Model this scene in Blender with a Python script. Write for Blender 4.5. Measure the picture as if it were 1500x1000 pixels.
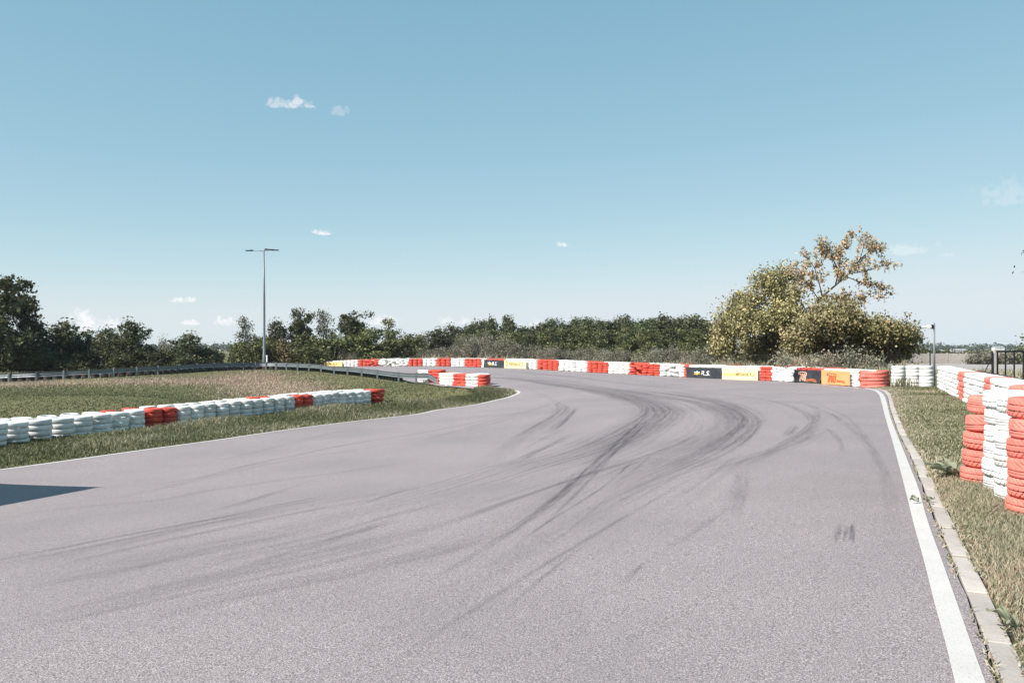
import bpy, math, random
import numpy as np
from mathutils import Vector, Matrix, geometry

random.seed(7)
RNG = np.random.default_rng(11)
for o in list(bpy.data.objects):
    bpy.data.objects.remove(o)
SC = bpy.context.scene
COL = SC.collection
R = math.radians

# ------------------------------------------------------------------ camera
F = 1280.0            # focal length in photo pixels (photo 1500 px wide)
CH = 1.5              # eye height over the right-hand kerb
HY = 512.0            # horizon row of the photo
cam_d = bpy.data.cameras.new('camera')
cam = bpy.data.objects.new('camera', cam_d)
COL.objects.link(cam)
cam.location = (0, 0, CH)
cam.rotation_euler = (R(90), 0, 0)
cam_d.sensor_width = 36.0
cam_d.lens = 36.0 * F / 1500.0
cam_d.shift_y = (HY - 500.0) / 1500.0
cam_d.clip_end = 6000
SC.camera = cam

# ------------------------------------------------------------------ light
SUN_EL = 44.0
SUN_DIR = Vector((-0.87, -0.50, 0)).normalized()
SUN_AZ = math.atan2(SUN_DIR.x, SUN_DIR.y)
sun_d = bpy.data.lights.new('sun', 'SUN')
sun_d.energy = 4.3
sun_d.angle = R(0.5)
sun_d.color = (1.0, 0.945, 0.865)
sun = bpy.data.objects.new('sun', sun_d)
COL.objects.link(sun)
tosun = Vector((SUN_DIR.x * math.cos(R(SUN_EL)), SUN_DIR.y * math.cos(R(SUN_EL)), math.sin(R(SUN_EL))))
sun.rotation_euler = tosun.to_track_quat('Z', 'Y').to_euler()

SC.view_settings.view_transform = 'Standard'
SC.view_settings.look = 'None'
SC.view_settings.exposure = 0.85
SC.view_settings.gamma = 1.0
SC.view_settings.use_curve_mapping = False
SC.render.engine = 'CYCLES'
SC.cycles.max_bounces = 8
SC.cycles.transparent_max_bounces = 24

W = bpy.data.worlds.new('World')
SC.world = W
W.use_nodes = True
wt = W.node_tree
wt.nodes.clear()


class NT:
    """small helper to wire nodes"""
    def __init__(self, tree):
        self.t = tree

    def n(self, kind, **kw):
        nd = self.t.nodes.new(kind)
        for k, v in kw.items():
            setattr(nd, k, v)
        return nd

    def put(self, sock, v):
        if isinstance(v, bpy.types.NodeSocket):
            self.t.links.new(v, sock)
        elif isinstance(v, (tuple, list)) and len(v) == 3 and sock.type == 'RGBA':
            sock.default_value = (*v, 1)
        else:
            sock.default_value = v

    def math(self, op, a, b=0.0, c=0.0, clamp=False):
        nd = self.n('ShaderNodeMath', operation=op, use_clamp=clamp)
        self.put(nd.inputs[0], a)
        self.put(nd.inputs[1], b)
        self.put(nd.inputs[2], c)
        return nd.outputs[0]

    def mix(self, f, a, b):
        nd = self.n('ShaderNodeMix', data_type='RGBA')
        self.put(nd.inputs[0], f)
        self.put(nd.inputs[6], a)
        self.put(nd.inputs[7], b)
        return nd.outputs[2]

    def noise(self, vec, scale, detail=3.0, rough=0.55):
        nd = self.n('ShaderNodeTexNoise')
        if vec is not None:
            self.put(nd.inputs['Vector'], vec)
        nd.inputs['Scale'].default_value = scale
        nd.inputs['Detail'].default_value = detail
        nd.inputs['Roughness'].default_value = rough
        return nd.outputs['Fac']

    def ramp(self, f, lo, hi, a=0.0, b=1.0):
        nd = self.n('ShaderNodeMapRange')
        self.put(nd.inputs[0], f)
        nd.inputs[1].default_value = lo
        nd.inputs[2].default_value = hi
        nd.inputs[3].default_value = a
        nd.inputs[4].default_value = b
        return nd.outputs[0]


def build_world():
    g = NT(wt)
    sky = g.n('ShaderNodeTexSky', sky_type='NISHITA')
    sky.sun_disc = False
    sky.sun_elevation = R(SUN_EL)
    sky.sun_rotation = SUN_AZ
    sky.altitude = 100
    sky.air_density = 0.6
    sky.dust_density = 0.0
    sky.ozone_density = 1.0
    # film-like tone of the clear sky: a power curve per channel, the same in every direction
    sp = g.n('ShaderNodeSeparateColor')
    wt.links.new(sky.outputs[0], sp.inputs[0])
    cb = g.n('ShaderNodeCombineColor')
    for k, (ex, gain) in enumerate(((.68, 6.95), (.44, 5.85), (.35, 5.3))):
        v = g.math('MULTIPLY', g.math('POWER', g.math('MULTIPLY', sp.outputs[k], .1), ex), gain)
        g.put(cb.inputs[k], g.math('SMOOTH_MIN', v, (4.05, 4.5, 4.85)[k], .9))
    tc = g.n('ShaderNodeTexCoord')
    sep = g.n('ShaderNodeSeparateXYZ')
    wt.links.new(tc.outputs['Generated'], sep.inputs[0])
    az = g.math('ARCTAN2', sep.outputs[0], sep.outputs[1])
    el = g.math('ARCSINE', sep.outputs[2])
    nz = g.noise(tc.outputs['Generated'], 75.0, 7.0, 0.68)
    nz2 = g.noise(tc.outputs['Generated'], 190.0, 4.0, 0.6)
    nn = g.math('ADD', g.math('MULTIPLY', nz, 0.68), g.math('MULTIPLY', nz2, 0.32))
    total = None
    # px, py (base), half width, height, strength
    clouds = [(124, 478, 32, 27, 1.0), (166, 478, 24, 14, .9), (270, 441, 21, 9, 1.0), (272, 474, 22, 7, .85), (330, 474, 20, 12, .9),
              (474, 342, 19, 8, .95), (823, 360, 15, 8, .9), (566, 473, 34, 15, .8), (664, 472, 24, 12, .8), (782, 476, 16, 9, .6),
              (440, 156, 24, 15, .60), (408, 155, 26, 12, .40), (500, 166, 16, 14, .22), (1335, 369, 50, 14, .30), (1480, 292, 65, 30, .18),
              (1385, 374, 18, 5, .3), (45, 470, 20, 8, .5), (690, 470, 20, 8, .45)]
    for px, py, hw, ht, st in clouds:
        a0 = math.atan2((px - 750) / F, 1)
        e0 = math.atan((HY - py) / F * math.cos(a0))
        wa, we = hw / F * math.cos(a0) ** 2, ht / F
        da = g.math('DIVIDE', g.math('SUBTRACT', az, a0), wa)
        de = g.math('SUBTRACT', el, e0)
        up = g.math('DIVIDE', g.math('MAXIMUM', de, 0.0), we)
        dn = g.math('DIVIDE', g.math('MINIMUM', de, 0.0), we * 0.32)
        d2 = g.math('ADD', g.math('MULTIPLY', da, da), g.math('ADD', g.math('MULTIPLY', up, up), g.math('MULTIPLY', dn, dn)))
        body = g.math('SUBTRACT', 1.0, d2)
        m = g.math('ADD', g.math('MULTIPLY', body, 1.0), g.math('MULTIPLY', g.math('SUBTRACT', nn, 0.53), 6.5))
        m = g.math('MULTIPLY', g.ramp(m, 0.1, 0.85), st)
        m = g.math('MULTIPLY', m, g.ramp(body, -1.0, 0.1))
        total = m if total is None else g.math('MAXIMUM', total, m)
    white = (5.45, 5.5, 5.6)
    colr = g.mix(total, cb.outputs[0], white)
    bg = g.n('ShaderNodeBackground')
    bg.inputs['Strength'].default_value = 0.1
    wt.links.new(colr, bg.inputs['Color'])
    out = g.n('ShaderNodeOutputWorld')
    wt.links.new(bg.outputs[0], out.inputs[0])


build_world()

# ------------------------------------------------------------------ basic helpers
def tag(o, label=None, cat=None, group=None, kind=None):
    if label:
        o['label'] = label
    if cat:
        o['category'] = cat
    if group:
        o['group'] = group
    if kind:
        o['kind'] = kind
    return o


def mesh(name, v, f, mats=(), smooth=False, attrs=None, uv=None, midx=None):
    me = bpy.data.meshes.new(name)
    v = np.asarray(v, dtype=np.float32).reshape(-1, 3)
    if isinstance(f, np.ndarray):
        k = f.shape[1]
        me.vertices.add(len(v))
        me.vertices.foreach_set('co', v.ravel())
        me.loops.add(f.size)
        me.loops.foreach_set('vertex_index', f.astype(np.int32).ravel())
        me.polygons.add(len(f))
        me.polygons.foreach_set('loop_start', np.arange(0, f.size, k, dtype=np.int32))
        me.update(calc_edges=True)
    else:
        me.from_pydata([tuple(map(float, p)) for p in v], [], f)
        me.update()
    if midx is not None:
        me.polygons.foreach_set('material_index', np.asarray(midx, dtype=np.int32))
    if smooth:
        me.polygons.foreach_set('use_smooth', np.ones(len(me.polygons), dtype=bool))
    for k, a in (attrs or {}).items():
        a = np.asarray(a, dtype=np.float32)
        if a.ndim == 1:
            me.attributes.new(k, 'FLOAT', 'POINT').data.foreach_set('value', a)
        else:
            me.attributes.new(k, 'FLOAT_VECTOR', 'POINT').data.foreach_set('vector', a.ravel())
    if uv is not None:
        lay = me.uv_layers.new(name='UVMap')
        li = np.zeros(len(me.loops), dtype=np.int32)
        me.loops.foreach_get('vertex_index', li)
        lay.data.foreach_set('uv', np.asarray(uv, dtype=np.float32)[li].ravel())
    for m in mats:
        me.materials.append(m)
    return me


def obj(name, me, parent=None, loc=(0, 0, 0), rot=(0, 0, 0), scale=(1, 1, 1)):
    o = bpy.data.objects.new(name, me)
    COL.objects.link(o)
    o.location, o.rotation_euler, o.scale = loc, rot, scale
    if parent is not None:
        o.parent = parent
    return o


def empty(name, loc=(0, 0, 0), rotz=0.0):
    o = bpy.data.objects.new(name, None)
    COL.objects.link(o)
    o.location = loc
    o.rotation_euler = (0, 0, rotz)
    return o


class MB:
    """collects boxes, tubes and sheets into one mesh"""
    def __init__(self):
        self.v, self.f = [], []

    def add(self, v, f):
        b = len(self.v)
        self.v += [tuple(map(float, p)) for p in v]
        self.f += [tuple(i + b for i in q) for q in f]

    def box(self, c, s, rz=0.0, ch=0.0):
        hx, hy, hz = s[0] / 2, s[1] / 2, s[2] / 2
        if ch <= 0:
            pts = [(x, y, z) for z in (-hz, hz) for x, y in ((-hx, -hy), (hx, -hy), (hx, hy), (-hx, hy))]
            fs = [(3, 2, 1, 0), (4, 5, 6, 7), (0, 1, 5, 4), (1, 2, 6, 5), (2, 3, 7, 6), (3, 0, 4, 7)]
        else:
            pts = []
            for z, k in ((-hz, 0), (hz - ch, 0), (hz, ch)):
                pts += [(x, y, z) for x, y in ((-hx + k, -hy + k), (hx - k, -hy + k), (hx - k, hy - k), (-hx + k, hy - k))]
            fs = [(3, 2, 1, 0), (8, 9, 10, 11)]
            for l in (0, 4):
                for i in range(4):
                    j = (i + 1) % 4
                    fs.append((l + i, l + j, l + 4 + j, l + 4 + i))
        ca, sa = math.cos(rz), math.sin(rz)
        self.add([(c[0] + x * ca - y * sa, c[1] + x * sa + y * ca, c[2] + z) for x, y, z in pts], fs)

    def tube(self, p, r, n=8, cap=True):
        p = [Vector(q) for q in p]
        if not isinstance(r, (list, tuple)):
            r = [r] * len(p)
        rings = []
        for i, q in enumerate(p):
            d = (p[min(i + 1, len(p) - 1)] - p[max(i - 1, 0)]).normalized()
            a = d.orthogonal().normalized() if i == 0 else (a - d * a.dot(d)).normalized()
            b = d.cross(a)
            rings.append([q + (a * math.cos(2 * math.pi * k / n) + b * math.sin(2 * math.pi * k / n)) * r[i] for k in range(n)])
        v = [x for ring in rings for x in ring]
        f = []
        for i in range(len(p) - 1):
            for k in range(n):
                j = (k + 1) % n
                f.append((i * n + k, i * n + j, (i + 1) * n + j, (i + 1) * n + k))
        if cap:
            f.append(tuple(range(n - 1, -1, -1)))
            f.append(tuple((len(p) - 1) * n + k for k in range(n)))
        self.add(v, f)

    def build(self, name, mat, parent=None, smooth=False, loc=(0, 0, 0)):
        return obj(name, mesh(name, self.v, self.f, (mat,), smooth), parent, loc)


# ------------------------------------------------------------------ materials
def mat(name, build=None, col=(.5, .5, .5), rough=.7, metal=0.0, spec=.3):
    m = bpy.data.materials.new(name)
    m.use_nodes = True
    t = m.node_tree
    t.nodes.clear()
    g = NT(t)
    out = g.n('ShaderNodeOutputMaterial')
    b = g.n('ShaderNodeBsdfPrincipled')
    b.inputs['Base Color'].default_value = (*col, 1)
    b.inputs['Roughness'].default_value = rough
    b.inputs['Metallic'].default_value = metal
    b.inputs['Specular IOR Level'].default_value = spec
    t.links.new(b.outputs[0], out.inputs[0])
    if build:
        build(g, b, out)
    return m


def attr(g, name):
    a = g.n('ShaderNodeAttribute')
    a.attribute_name = name
    return a.outputs['Fac']


def coords(g, which='Object'):
    return g.n('ShaderNodeTexCoord').outputs[which]


def bump(g, b, h, strength=.3, dist=.01):
    nd = g.n('ShaderNodeBump')
    nd.inputs['Strength'].default_value = strength
    nd.inputs['Distance'].default_value = dist
    g.put(nd.inputs['Height'], h)
    g.t.links.new(nd.outputs[0], b.inputs['Normal'])


def asphalt_nodes(g, b, out):
    c = coords(g)
    n1 = g.noise(c, 125.0, 2.0, .8)
    v = g.n('ShaderNodeTexVoronoi')
    v.inputs['Scale'].default_value = 95.0
    g.put(v.inputs['Vector'], c)
    n2 = g.noise(c, 42.0, 3.0, .6)
    big = g.noise(c, .35, 4.0, .55)
    s1 = g.ramp(n1, .32, .70)
    spk = g.math('MULTIPLY', s1, g.ramp(v.outputs['Distance'], .05, .75, 1.1, .55))
    spk = g.math('MULTIPLY', spk, g.ramp(n2, .3, .7, .82, 1.12))
    col = g.mix(spk, (.064, .053, .055), (.665, .575, .590))
    col = g.mix(g.ramp(big, .42, .68, 0, .42), col, (.175, .158, .164))
    # pits
    n3 = g.noise(c, 160.0, 1.0, .5)
    pit = g.ramp(n3, .70, .76)
    col = g.mix(g.math('MULTIPLY', pit, .8), col, (.03, .03, .033))
    g.put(b.inputs['Base Color'], col)
    b.inputs['Roughness'].default_value = .85
    bump(g, b, g.math('ADD', n1, g.math('MULTIPLY', v.outputs['Distance'], .7)), .55, .006)


M_ASPHALT = mat('asphalt', asphalt_nodes, spec=.25)


def rubber_nodes(g, b, out):
    uv = g.n('ShaderNodeUVMap')
    uv.uv_map = 'UVMap'
    sep = g.n('ShaderNodeSeparateXYZ')
    g.put(sep.inputs[0], uv.outputs[0])
    u, v = sep.outputs[0], sep.outputs[1]
    comb = g.n('ShaderNodeCombineXYZ')
    g.put(comb.inputs[0], g.math('MULTIPLY', u, .05))
    wid = attr(g, 'wid')
    g.put(comb.inputs[1], g.math('MULTIPLY', g.math('MULTIPLY', v, wid), 1.0))
    g.put(comb.inputs[2], attr(g, 'seed'))
    st = g.noise(comb.outputs[0], 19.0, 5.0, .75)
    st = g.ramp(st, .40, .64)
    edge = g.math('SUBTRACT', 1.0, g.math('POWER', g.math('ABSOLUTE', g.math('SUBTRACT', g.math('MULTIPLY', v, 2.0), 1.0)), 4.0))
    grain = g.ramp(g.noise(coords(g), 85.0, 2.0, .7), .3, .62, .35, 1.0)
    fac = g.math('MULTIPLY', g.math('MULTIPLY', edge, attr(g, 'dark')), g.math('MULTIPLY', grain, g.math('ADD', .12, g.math('MULTIPLY', st, .95))), clamp=True)
    tr = g.n('ShaderNodeBsdfTransparent')
    mx = g.n('ShaderNodeMixShader')
    g.put(mx.inputs[0], fac)
    g.t.links.new(tr.outputs[0], mx.inputs[1])
    g.t.links.new(b.outputs[0], mx.inputs[2])
    g.t.links.new(mx.outputs[0], out.inputs[0])


M_RUBBER = mat('tyre_rubber_on_road', rubber_nodes, col=(.06, .056, .062), rough=.75)


def line_nodes(g, b, out):
    c = coords(g)
    w = g.math('MULTIPLY', g.ramp(g.noise(c, 70, 3, .75), .55, .68), .7)
    d = g.ramp(g.noise(c, 3.0, 4, .6), .35, .75, 0, .35)
    col = g.mix(d, (.53, .505, .487), (.37, .345, .33))
    col = g.mix(w, col, (.25, .23, .235))
    g.put(b.inputs['Base Color'], col)
    bump(g, b, g.noise(c, 90, 2, .7), .35, .004)


M_LINE = mat('road_paint', line_nodes, rough=.7)


def concrete_nodes(g, b, out):
    c = coords(g)
    col = g.mix(g.ramp(g.noise(c, 4, 5, .6), .3, .7), (.35, .312, .285), (.49, .440, .405))
    col = g.mix(g.math('MULTIPLY', g.ramp(g.noise(c, 55, 3, .7), .52, .72), .5), col, (.24, .215, .19))
    oi = g.n('ShaderNodeObjectInfo')
    hs = g.n('ShaderNodeHueSaturation')
    g.put(hs.inputs['Value'], g.ramp(oi.outputs['Random'], 0, 1, .88, 1.1))
    g.put(hs.inputs['Color'], col)
    g.put(b.inputs['Base Color'], hs.outputs[0])
    bump(g, b, g.noise(c, 60, 4, .7), .4, .006)


M_CONC = mat('concrete', concrete_nodes, rough=.88)


def apron_nodes(g, b, out):
    c = coords(g)
    g.put(b.inputs['Base Color'], g.mix(g.ramp(g.noise(c, .5, 5, .6), .3, .7), (.27, .245, .235), (.36, .33, .315)))


M_APRON = mat('pale_concrete_apron', apron_nodes, rough=.9)


def ground_nodes(g, b, out):
    c = coords(g)
    dry, red = attr(g, 'dry'), attr(g, 'red')
    n = g.noise(c, 1.1, 6, .65)
    n2 = g.noise(c, 9.0, 5, .7)
    grass = g.mix(g.ramp(n2, .3, .7), (.085, .088, .038), (.190, .185, .095))
    straw = g.mix(g.ramp(n2, .3, .7), (.125, .102, .055), (.30, .245, .155))
    heath = g.mix(g.ramp(n2, .32, .68), (.125, .080, .058), (.315, .215, .165))
    f1 = g.math('ADD', dry, g.ramp(n, .35, .7, -.35, .35), clamp=True)
    col = g.mix(f1, grass, straw)
    f2 = g.ramp(g.math('ADD', red, g.ramp(n, .3, .7, -.35, .35)), .3, .65)
    col = g.mix(f2, col, heath)
    soil = g.ramp(attr(g, 'soil'), .3, .7)
    col = g.mix(soil, col, g.mix(n2, (.055, .043, .034), (.16, .125, .095)))
    g.put(b.inputs['Base Color'], col)
    bump(g, b, g.math('ADD', n2, n), .8, .08)


M_GROUND = mat('grassy_ground', ground_nodes, rough=.95, spec=.1)


def blade_nodes(g, b, out):
    t = attr(g, 'tint')
    col = g.mix(g.ramp(t, .0, .5), (.082, .092, .042), (.215, .215, .120))
    col = g.mix(g.ramp(t, .42, .74), col, (.47, .42, .315))
    col = g.mix(g.ramp(t, .80, 1.0), col, (.40, .255, .185))
    g.put(b.inputs['Base Color'], col)
    tl = g.n('ShaderNodeBsdfTranslucent')
    g.put(tl.inputs['Color'], col)
    mx = g.n('ShaderNodeMixShader')
    mx.inputs[0].default_value = .22
    g.t.links.new(b.outputs[0], mx.inputs[1])
    g.t.links.new(tl.outputs[0], mx.inputs[2])
    g.t.links.new(mx.outputs[0], out.inputs[0])


M_BLADE = mat('grass_blades', blade_nodes, rough=.75, spec=.2)


def leaf_mat(name, dark, light, dead=None, dead_at=.9):
    def nodes(g, b, out):
        t = attr(g, 'tint')
        oi = g.n('ShaderNodeObjectInfo')
        col = g.mix(t, dark, light)
        if dead:
            col = g.mix(g.ramp(t, dead_at, min(dead_at + .06, 1)), col, dead)
        hs = g.n('ShaderNodeHueSaturation')
        g.put(hs.inputs['Hue'], g.ramp(oi.outputs['Random'], 0, 1, .485, .515))
        g.put(hs.inputs['Value'], g.ramp(oi.outputs['Random'], 0, 1, .8, 1.2))
        g.put(hs.inputs['Color'], col)
        g.put(b.inputs['Base Color'], hs.outputs[0])
        tl = g.n('ShaderNodeBsdfTranslucent')
        g.put(tl.inputs['Color'], hs.outputs[0])
        mx = g.n('ShaderNodeMixShader')
        mx.inputs[0].default_value = .17
        g.t.links.new(b.outputs[0], mx.inputs[1])
        g.t.links.new(tl.outputs[0], mx.inputs[2])
        g.t.links.new(mx.outputs[0], out.inputs[0])
    return mat(name, nodes, rough=.6, spec=.3)


L_DARK = leaf_mat('dark_leaves', (.026, .032, .013), (.125, .130, .056))
L_MID = leaf_mat('green_leaves', (.040, .048, .018), (.262, .270, .115))
L_YEL = leaf_mat('yellowing_leaves', (.070, .068, .026), (.40, .345, .17), (.40, .24, .11), .95)
L_PALE = leaf_mat('pale_leaves', (.085, .088, .052), (.190, .185, .120))
L_GREY = leaf_mat('greyish_leaves', (.115, .108, .078), (.360, .330, .255), (.25, .17, .11), .9)
L_PINE = leaf_mat('pine_needles', (.034, .042, .020), (.195, .210, .105))
L_BIG = leaf_mat('turning_leaves', (.100, .095, .036), (.640, .570, .290), (.54, .37, .22), .95)
L_RUST = leaf_mat('rusty_leaves', (.17, .14, .07), (.50, .39, .24), (.58, .34, .23), .62)
L_FAR = leaf_mat('far_leaves', (.040, .052, .030), (.090, .105, .060))


def bark_nodes(g, b, out):
    c = coords(g)
    g.put(b.inputs['Base Color'], g.mix(g.noise(c, 9, 5, .7), (.045, .036, .028), (.17, .14, .11)))


M_BARK = mat('bark', bark_nodes, rough=.95, spec=.1)


def birch_nodes(g, b, out):
    c = coords(g)
    g.put(b.inputs['Base Color'], g.mix(g.ramp(g.noise(c, 3, 5, .7), .5, .62), (.48, .45, .41), (.07, .06, .05)))


M_BIRCH = mat('birch_bark', birch_nodes, rough=.85)


def paint_mat(name, a, c2, wear):
    def nodes(g, b, out):
        c = coords(g)
        oi = g.n('ShaderNodeObjectInfo')
        geo = g.n('ShaderNodeNewGeometry')
        mp = g.n('ShaderNodeVectorMath', operation='ADD')
        g.put(mp.inputs[0], geo.outputs['Position'])
        g.put(mp.inputs[1], c)
        n = g.noise(geo.outputs['Position'], 7.0, 5, .65)
        col = g.mix(g.ramp(n, .38, .74), a, c2)
        hs = g.n('ShaderNodeHueSaturation')
        g.put(hs.inputs['Value'], g.ramp(oi.outputs['Random'], 0, 1, .80, 1.08))
        g.put(hs.inputs['Color'], col)
        chip = g.ramp(g.noise(geo.outputs['Position'], 22.0, 5, .75), .635, .70)
        col = g.mix(g.math('MULTIPLY', chip, wear), hs.outputs[0], (.05, .048, .046))
        gm = g.math('MULTIPLY', attr(g, 'groove'), g.ramp(g.noise(geo.outputs['Position'], 5.0, 3, .6), .40, .62, .12, .85 if wear > .7 else .28))
        col = g.mix(gm, col, (.06, .05, .048))
        g.put(b.inputs['Base Color'], col)
        bump(g, b, g.noise(geo.outputs['Position'], 40, 3, .6), .3, .006)
    return mat(name, nodes, rough=.62, spec=.25)


M_WHITE = paint_mat('white_paint_on_rubber', (.78, .77, .75), (.58, .57, .545), .65)
M_RED = paint_mat('red_paint_on_rubber', (.62, .090, .060), (.46, .062, .042), .65)
M_REDN = paint_mat('faded_red_paint_on_rubber', (.76, .215, .170), (.64, .155, .120), .85)


def black_nodes(g, b, out):
    geo = g.n('ShaderNodeNewGeometry')
    g.put(b.inputs['Base Color'], g.mix(g.noise(geo.outputs['Position'], 5, 4, .6), (.018, .017, .018), (.075, .068, .066)))


M_BLACK = mat('bare_black_rubber', black_nodes, rough=.7)


def galv_nodes(g, b, out):
    c = coords(g)
    col = g.mix(g.noise(c, 3, 4, .6), (.135, .155, .17), (.25, .27, .285))
    g.put(b.inputs['Base Color'], col)
    g.put(b.inputs['Roughness'], g.ramp(g.noise(c, 8, 3, .6), .3, .7, .42, .62))


M_GALV = mat('galvanised_steel', galv_nodes, rough=.5, metal=.55)
M_POLE = mat('grey_pole_steel', galv_nodes, rough=.5, metal=.35)
M_DARKMETAL = mat('dark_metal', None, (.022, .023, .026), .5, .2)
M_GATE = mat('black_painted_steel', None, (.016, .016, .018), .55)
M_BEIGE = mat('weathered_beige_post', concrete_nodes, rough=.9)
M_FENCEPOST = mat('dark_green_post', None, (.030, .045, .035), .6)
M_WIRE = mat('fence_wire', None, (.07, .075, .07), .5, .3)
M_LAMPW = mat('white_plastic', None, (.72, .72, .70), .5)


def vinyl(name, a, b2):
    def nodes(g, b, out):
        geo = g.n('ShaderNodeNewGeometry')
        g.put(b.inputs['Base Color'], g.mix(g.ramp(g.noise(geo.outputs['Position'], 3, 4, .6), .35, .7), a, b2))
    return mat(name, nodes, rough=.48, spec=.4)


V_BLACK = vinyl('black_vinyl', (.024, .027, .033), (.040, .044, .052))
V_YEL = vinyl('pale_yellow_vinyl', (.80, .68, .40), (.77, .64, .35))
V_GOLD = vinyl('deep_yellow_vinyl', (.80, .60, .28), (.76, .55, .24))
V_ORANGE = vinyl('orange_vinyl', (.84, .36, .16), (.78, .31, .13))
P_WHITE = mat('white_print', None, (.8, .8, .8), .5)
P_GOLD = mat('gold_print', None, (.80, .46, .10), .5)
P_BROWN = mat('brown_print', None, (.16, .11, .02), .5)
P_OCHRE = mat('ochre_print', None, (.26, .15, .02), .5)
P_ORANGE = mat('orange_print', None, (.80, .22, .07), .5)
P_PEACH = mat('peach_print', None, (.85, .50, .36), .5)
P_DEEP = mat('deep_orange_print', None, (.52, .075, .018), .5)


# ------------------------------------------------------------------ terrain
def wp(px, py, D):
    return ((px - 750) / F * D, D, CH - (py - HY) / F * D)


EDGE_L = [(0, 687, 17.5), (150, 665.5, 19.6), (300, 646, 22.4), (432, 628.5, 26), (600, 607.5, 31), (640, 600.5, 33), (688, 593.5, 34.6),
          (720, 587, 36), (740, 582, 36.8), (752, 577.5, 37.6), (756.5, 575, 38.1), (752, 572.3, 38.6), (740, 570.4, 39), (728, 569.2, 39.4), (716, 568.2, 39.8)]
ROW_L = [(20, 650, 21.9), (54, 647, 22.9), (115, 639, 24.8), (194, 629, 26.9), (240, 623.5, 27.9), (300, 618, 29.0), (357, 611, 30.1), (422, 603, 31.5), (488, 597, 33.2), (546, 592, 35), (560, 591, 35.6)]
FAR_B = [(524, 536.6, 99), (596, 536.2, 89), (638, 536.4, 83.5), (678, 537.3, 78.5), (710, 538.2, 74.8), (738, 539.2, 71.8), (772, 540.4, 68.5), (815, 543, 65), (853, 545, 62), (886, 546.7, 59.8),
         (921, 548.3, 57.4), (963, 551, 54.6), (1006, 553, 52), (1058, 555, 49.3), (1111, 557.4, 46.6), (1160, 560, 44), (1204, 562.6, 41.5), (1246, 565.6, 39.2), (1290, 569.5, 36.9)]
RAIL = [(13.6, 559.5, 62), (54, 558, 62), (94, 556, 62.5), (131, 554, 63), (167, 552, 64), (200.6, 550, 65), (232, 548, 66.3), (262, 546, 68), (289, 544.2, 70), (314, 543, 72), (337, 542, 74), (356.8, 541.3, 75.5),
        (374.5, 541, 76.5), (389.8, 541, 76.5), (404.7, 541.3, 76), (419.7, 542, 75), (436, 542.8, 73.6), (452.7, 543.8, 72), (470.4, 545.5, 70), (489.6, 548, 67.5), (509.2, 549.8, 65), (530, 552.5, 62.3), (553, 555.5, 59.3), (584, 559.5, 55.5), (610, 561.8, 52)]
MID_B = [(705, 567.3, 39.8), (695, 566.7, 40.2), (675, 565.2, 41.8), (655, 563.4, 44.2), (635, 560.8, 48.6), (612, 557.8, 54), (585, 554.8, 60), (553, 551.2, 66), (520, 548, 71)]

ctrl = []
for L in (EDGE_L[::2], ROW_L[::2], FAR_B[::2], RAIL[::2], MID_B[:5:2]):
    ctrl += [wp(*p) for p in L]
ctrl += [(2.2, 3.9, 0), (0, 0, 0), (3.3, 6.5, 0), (4.6, 7.6, .05), (5.4, 9.5, .06), (9.5, 20, .0), (7.1, 14, 0), (13, 25, .0), (15.8, 35.5, 0), (16.2, 33, 0), (11.9, 22.6, 0), (20, 20, 0), (12, 6, 0),
         (0, 7.3, -.12), (0, 15, -.30), (5, 20, -.16), (1, 28, -.42), (7, 32, -.18), (5, 45, -.15), (-5, 12, -.52), (-3, 5, -.16), (-7, 5, -.4), (-4, -4, -.1), (4, -6, 0), (-3, 20, -.6),
         wp(200, 580, 40), wp(100, 567, 52), wp(385, 563, 64), wp(385, 577, 51), wp(250, 561, 58), wp(30, 580, 40), wp(500, 567, 55), wp(560, 575, 46), wp(640, 583, 38.5), wp(330, 590, 42),
         wp(0, 557.5, 76), wp(100, 555.5, 80), wp(200, 552, 84), wp(300, 548.5, 89), wp(385, 545, 93), (-14, 14, -.85), (-20, 10, -.85), (-25, 30, -1.0), (-45, 45, -1.0),
         (22, 40, 0), (30, 60, 0), (22, 60, -.05), (10, 75, -.1), (45, 40, 0), (-10, 115, -.45), (-60, 100, -.8), (30, 100, 0), (60, 90, 0), (-60, 20, -.9), (40, 0, 0)]
CT = np.array(ctrl, float)


def _tps(r2):
    return np.where(r2 > 1e-9, .5 * r2 * np.log(np.maximum(r2, 1e-9)), 0)


_d2 = ((CT[:, None, :2] - CT[None, :, :2]) ** 2).sum(-1)
_n = len(CT)
_A = np.zeros((_n + 3, _n + 3))
_A[:_n, :_n] = _tps(_d2) + np.eye(_n) * .6
_A[:_n, _n] = 1
_A[:_n, _n + 1:] = CT[:, :2]
_A[_n, :_n] = 1
_A[_n + 1:, :_n] = CT[:, :2].T
_b = np.concatenate([CT[:, 2], np.zeros(3)])
_w = np.linalg.solve(_A, _b)


def G(x, y):
    x = np.asarray(x, float)
    y = np.asarray(y, float)
    sh = x.shape
    X, Y = x.ravel(), y.ravel()
    out = np.empty(len(X))
    for s in range(0, len(X), 20000):
        e = s + 20000
        r2 = (X[s:e, None] - CT[:, 0]) ** 2 + (Y[s:e, None] - CT[:, 1]) ** 2
        out[s:e] = _tps(r2) @ _w[:_n] + _w[_n] + X[s:e] * _w[_n + 1] + Y[s:e] * _w[_n + 2]
    rr = np.hypot(X - 0, Y - 45)
    t = np.clip((rr - 62) / 45, 0, 1)
    t = t * t * (3 - 2 * t)
    far = -.35 + .35 * np.clip((X + 10) / 40, 0, 1)
    return (out * (1 - t) + far * t).reshape(sh)


def g1(x, y):
    return float(G(np.array([x]), np.array([y]))[0])


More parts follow.
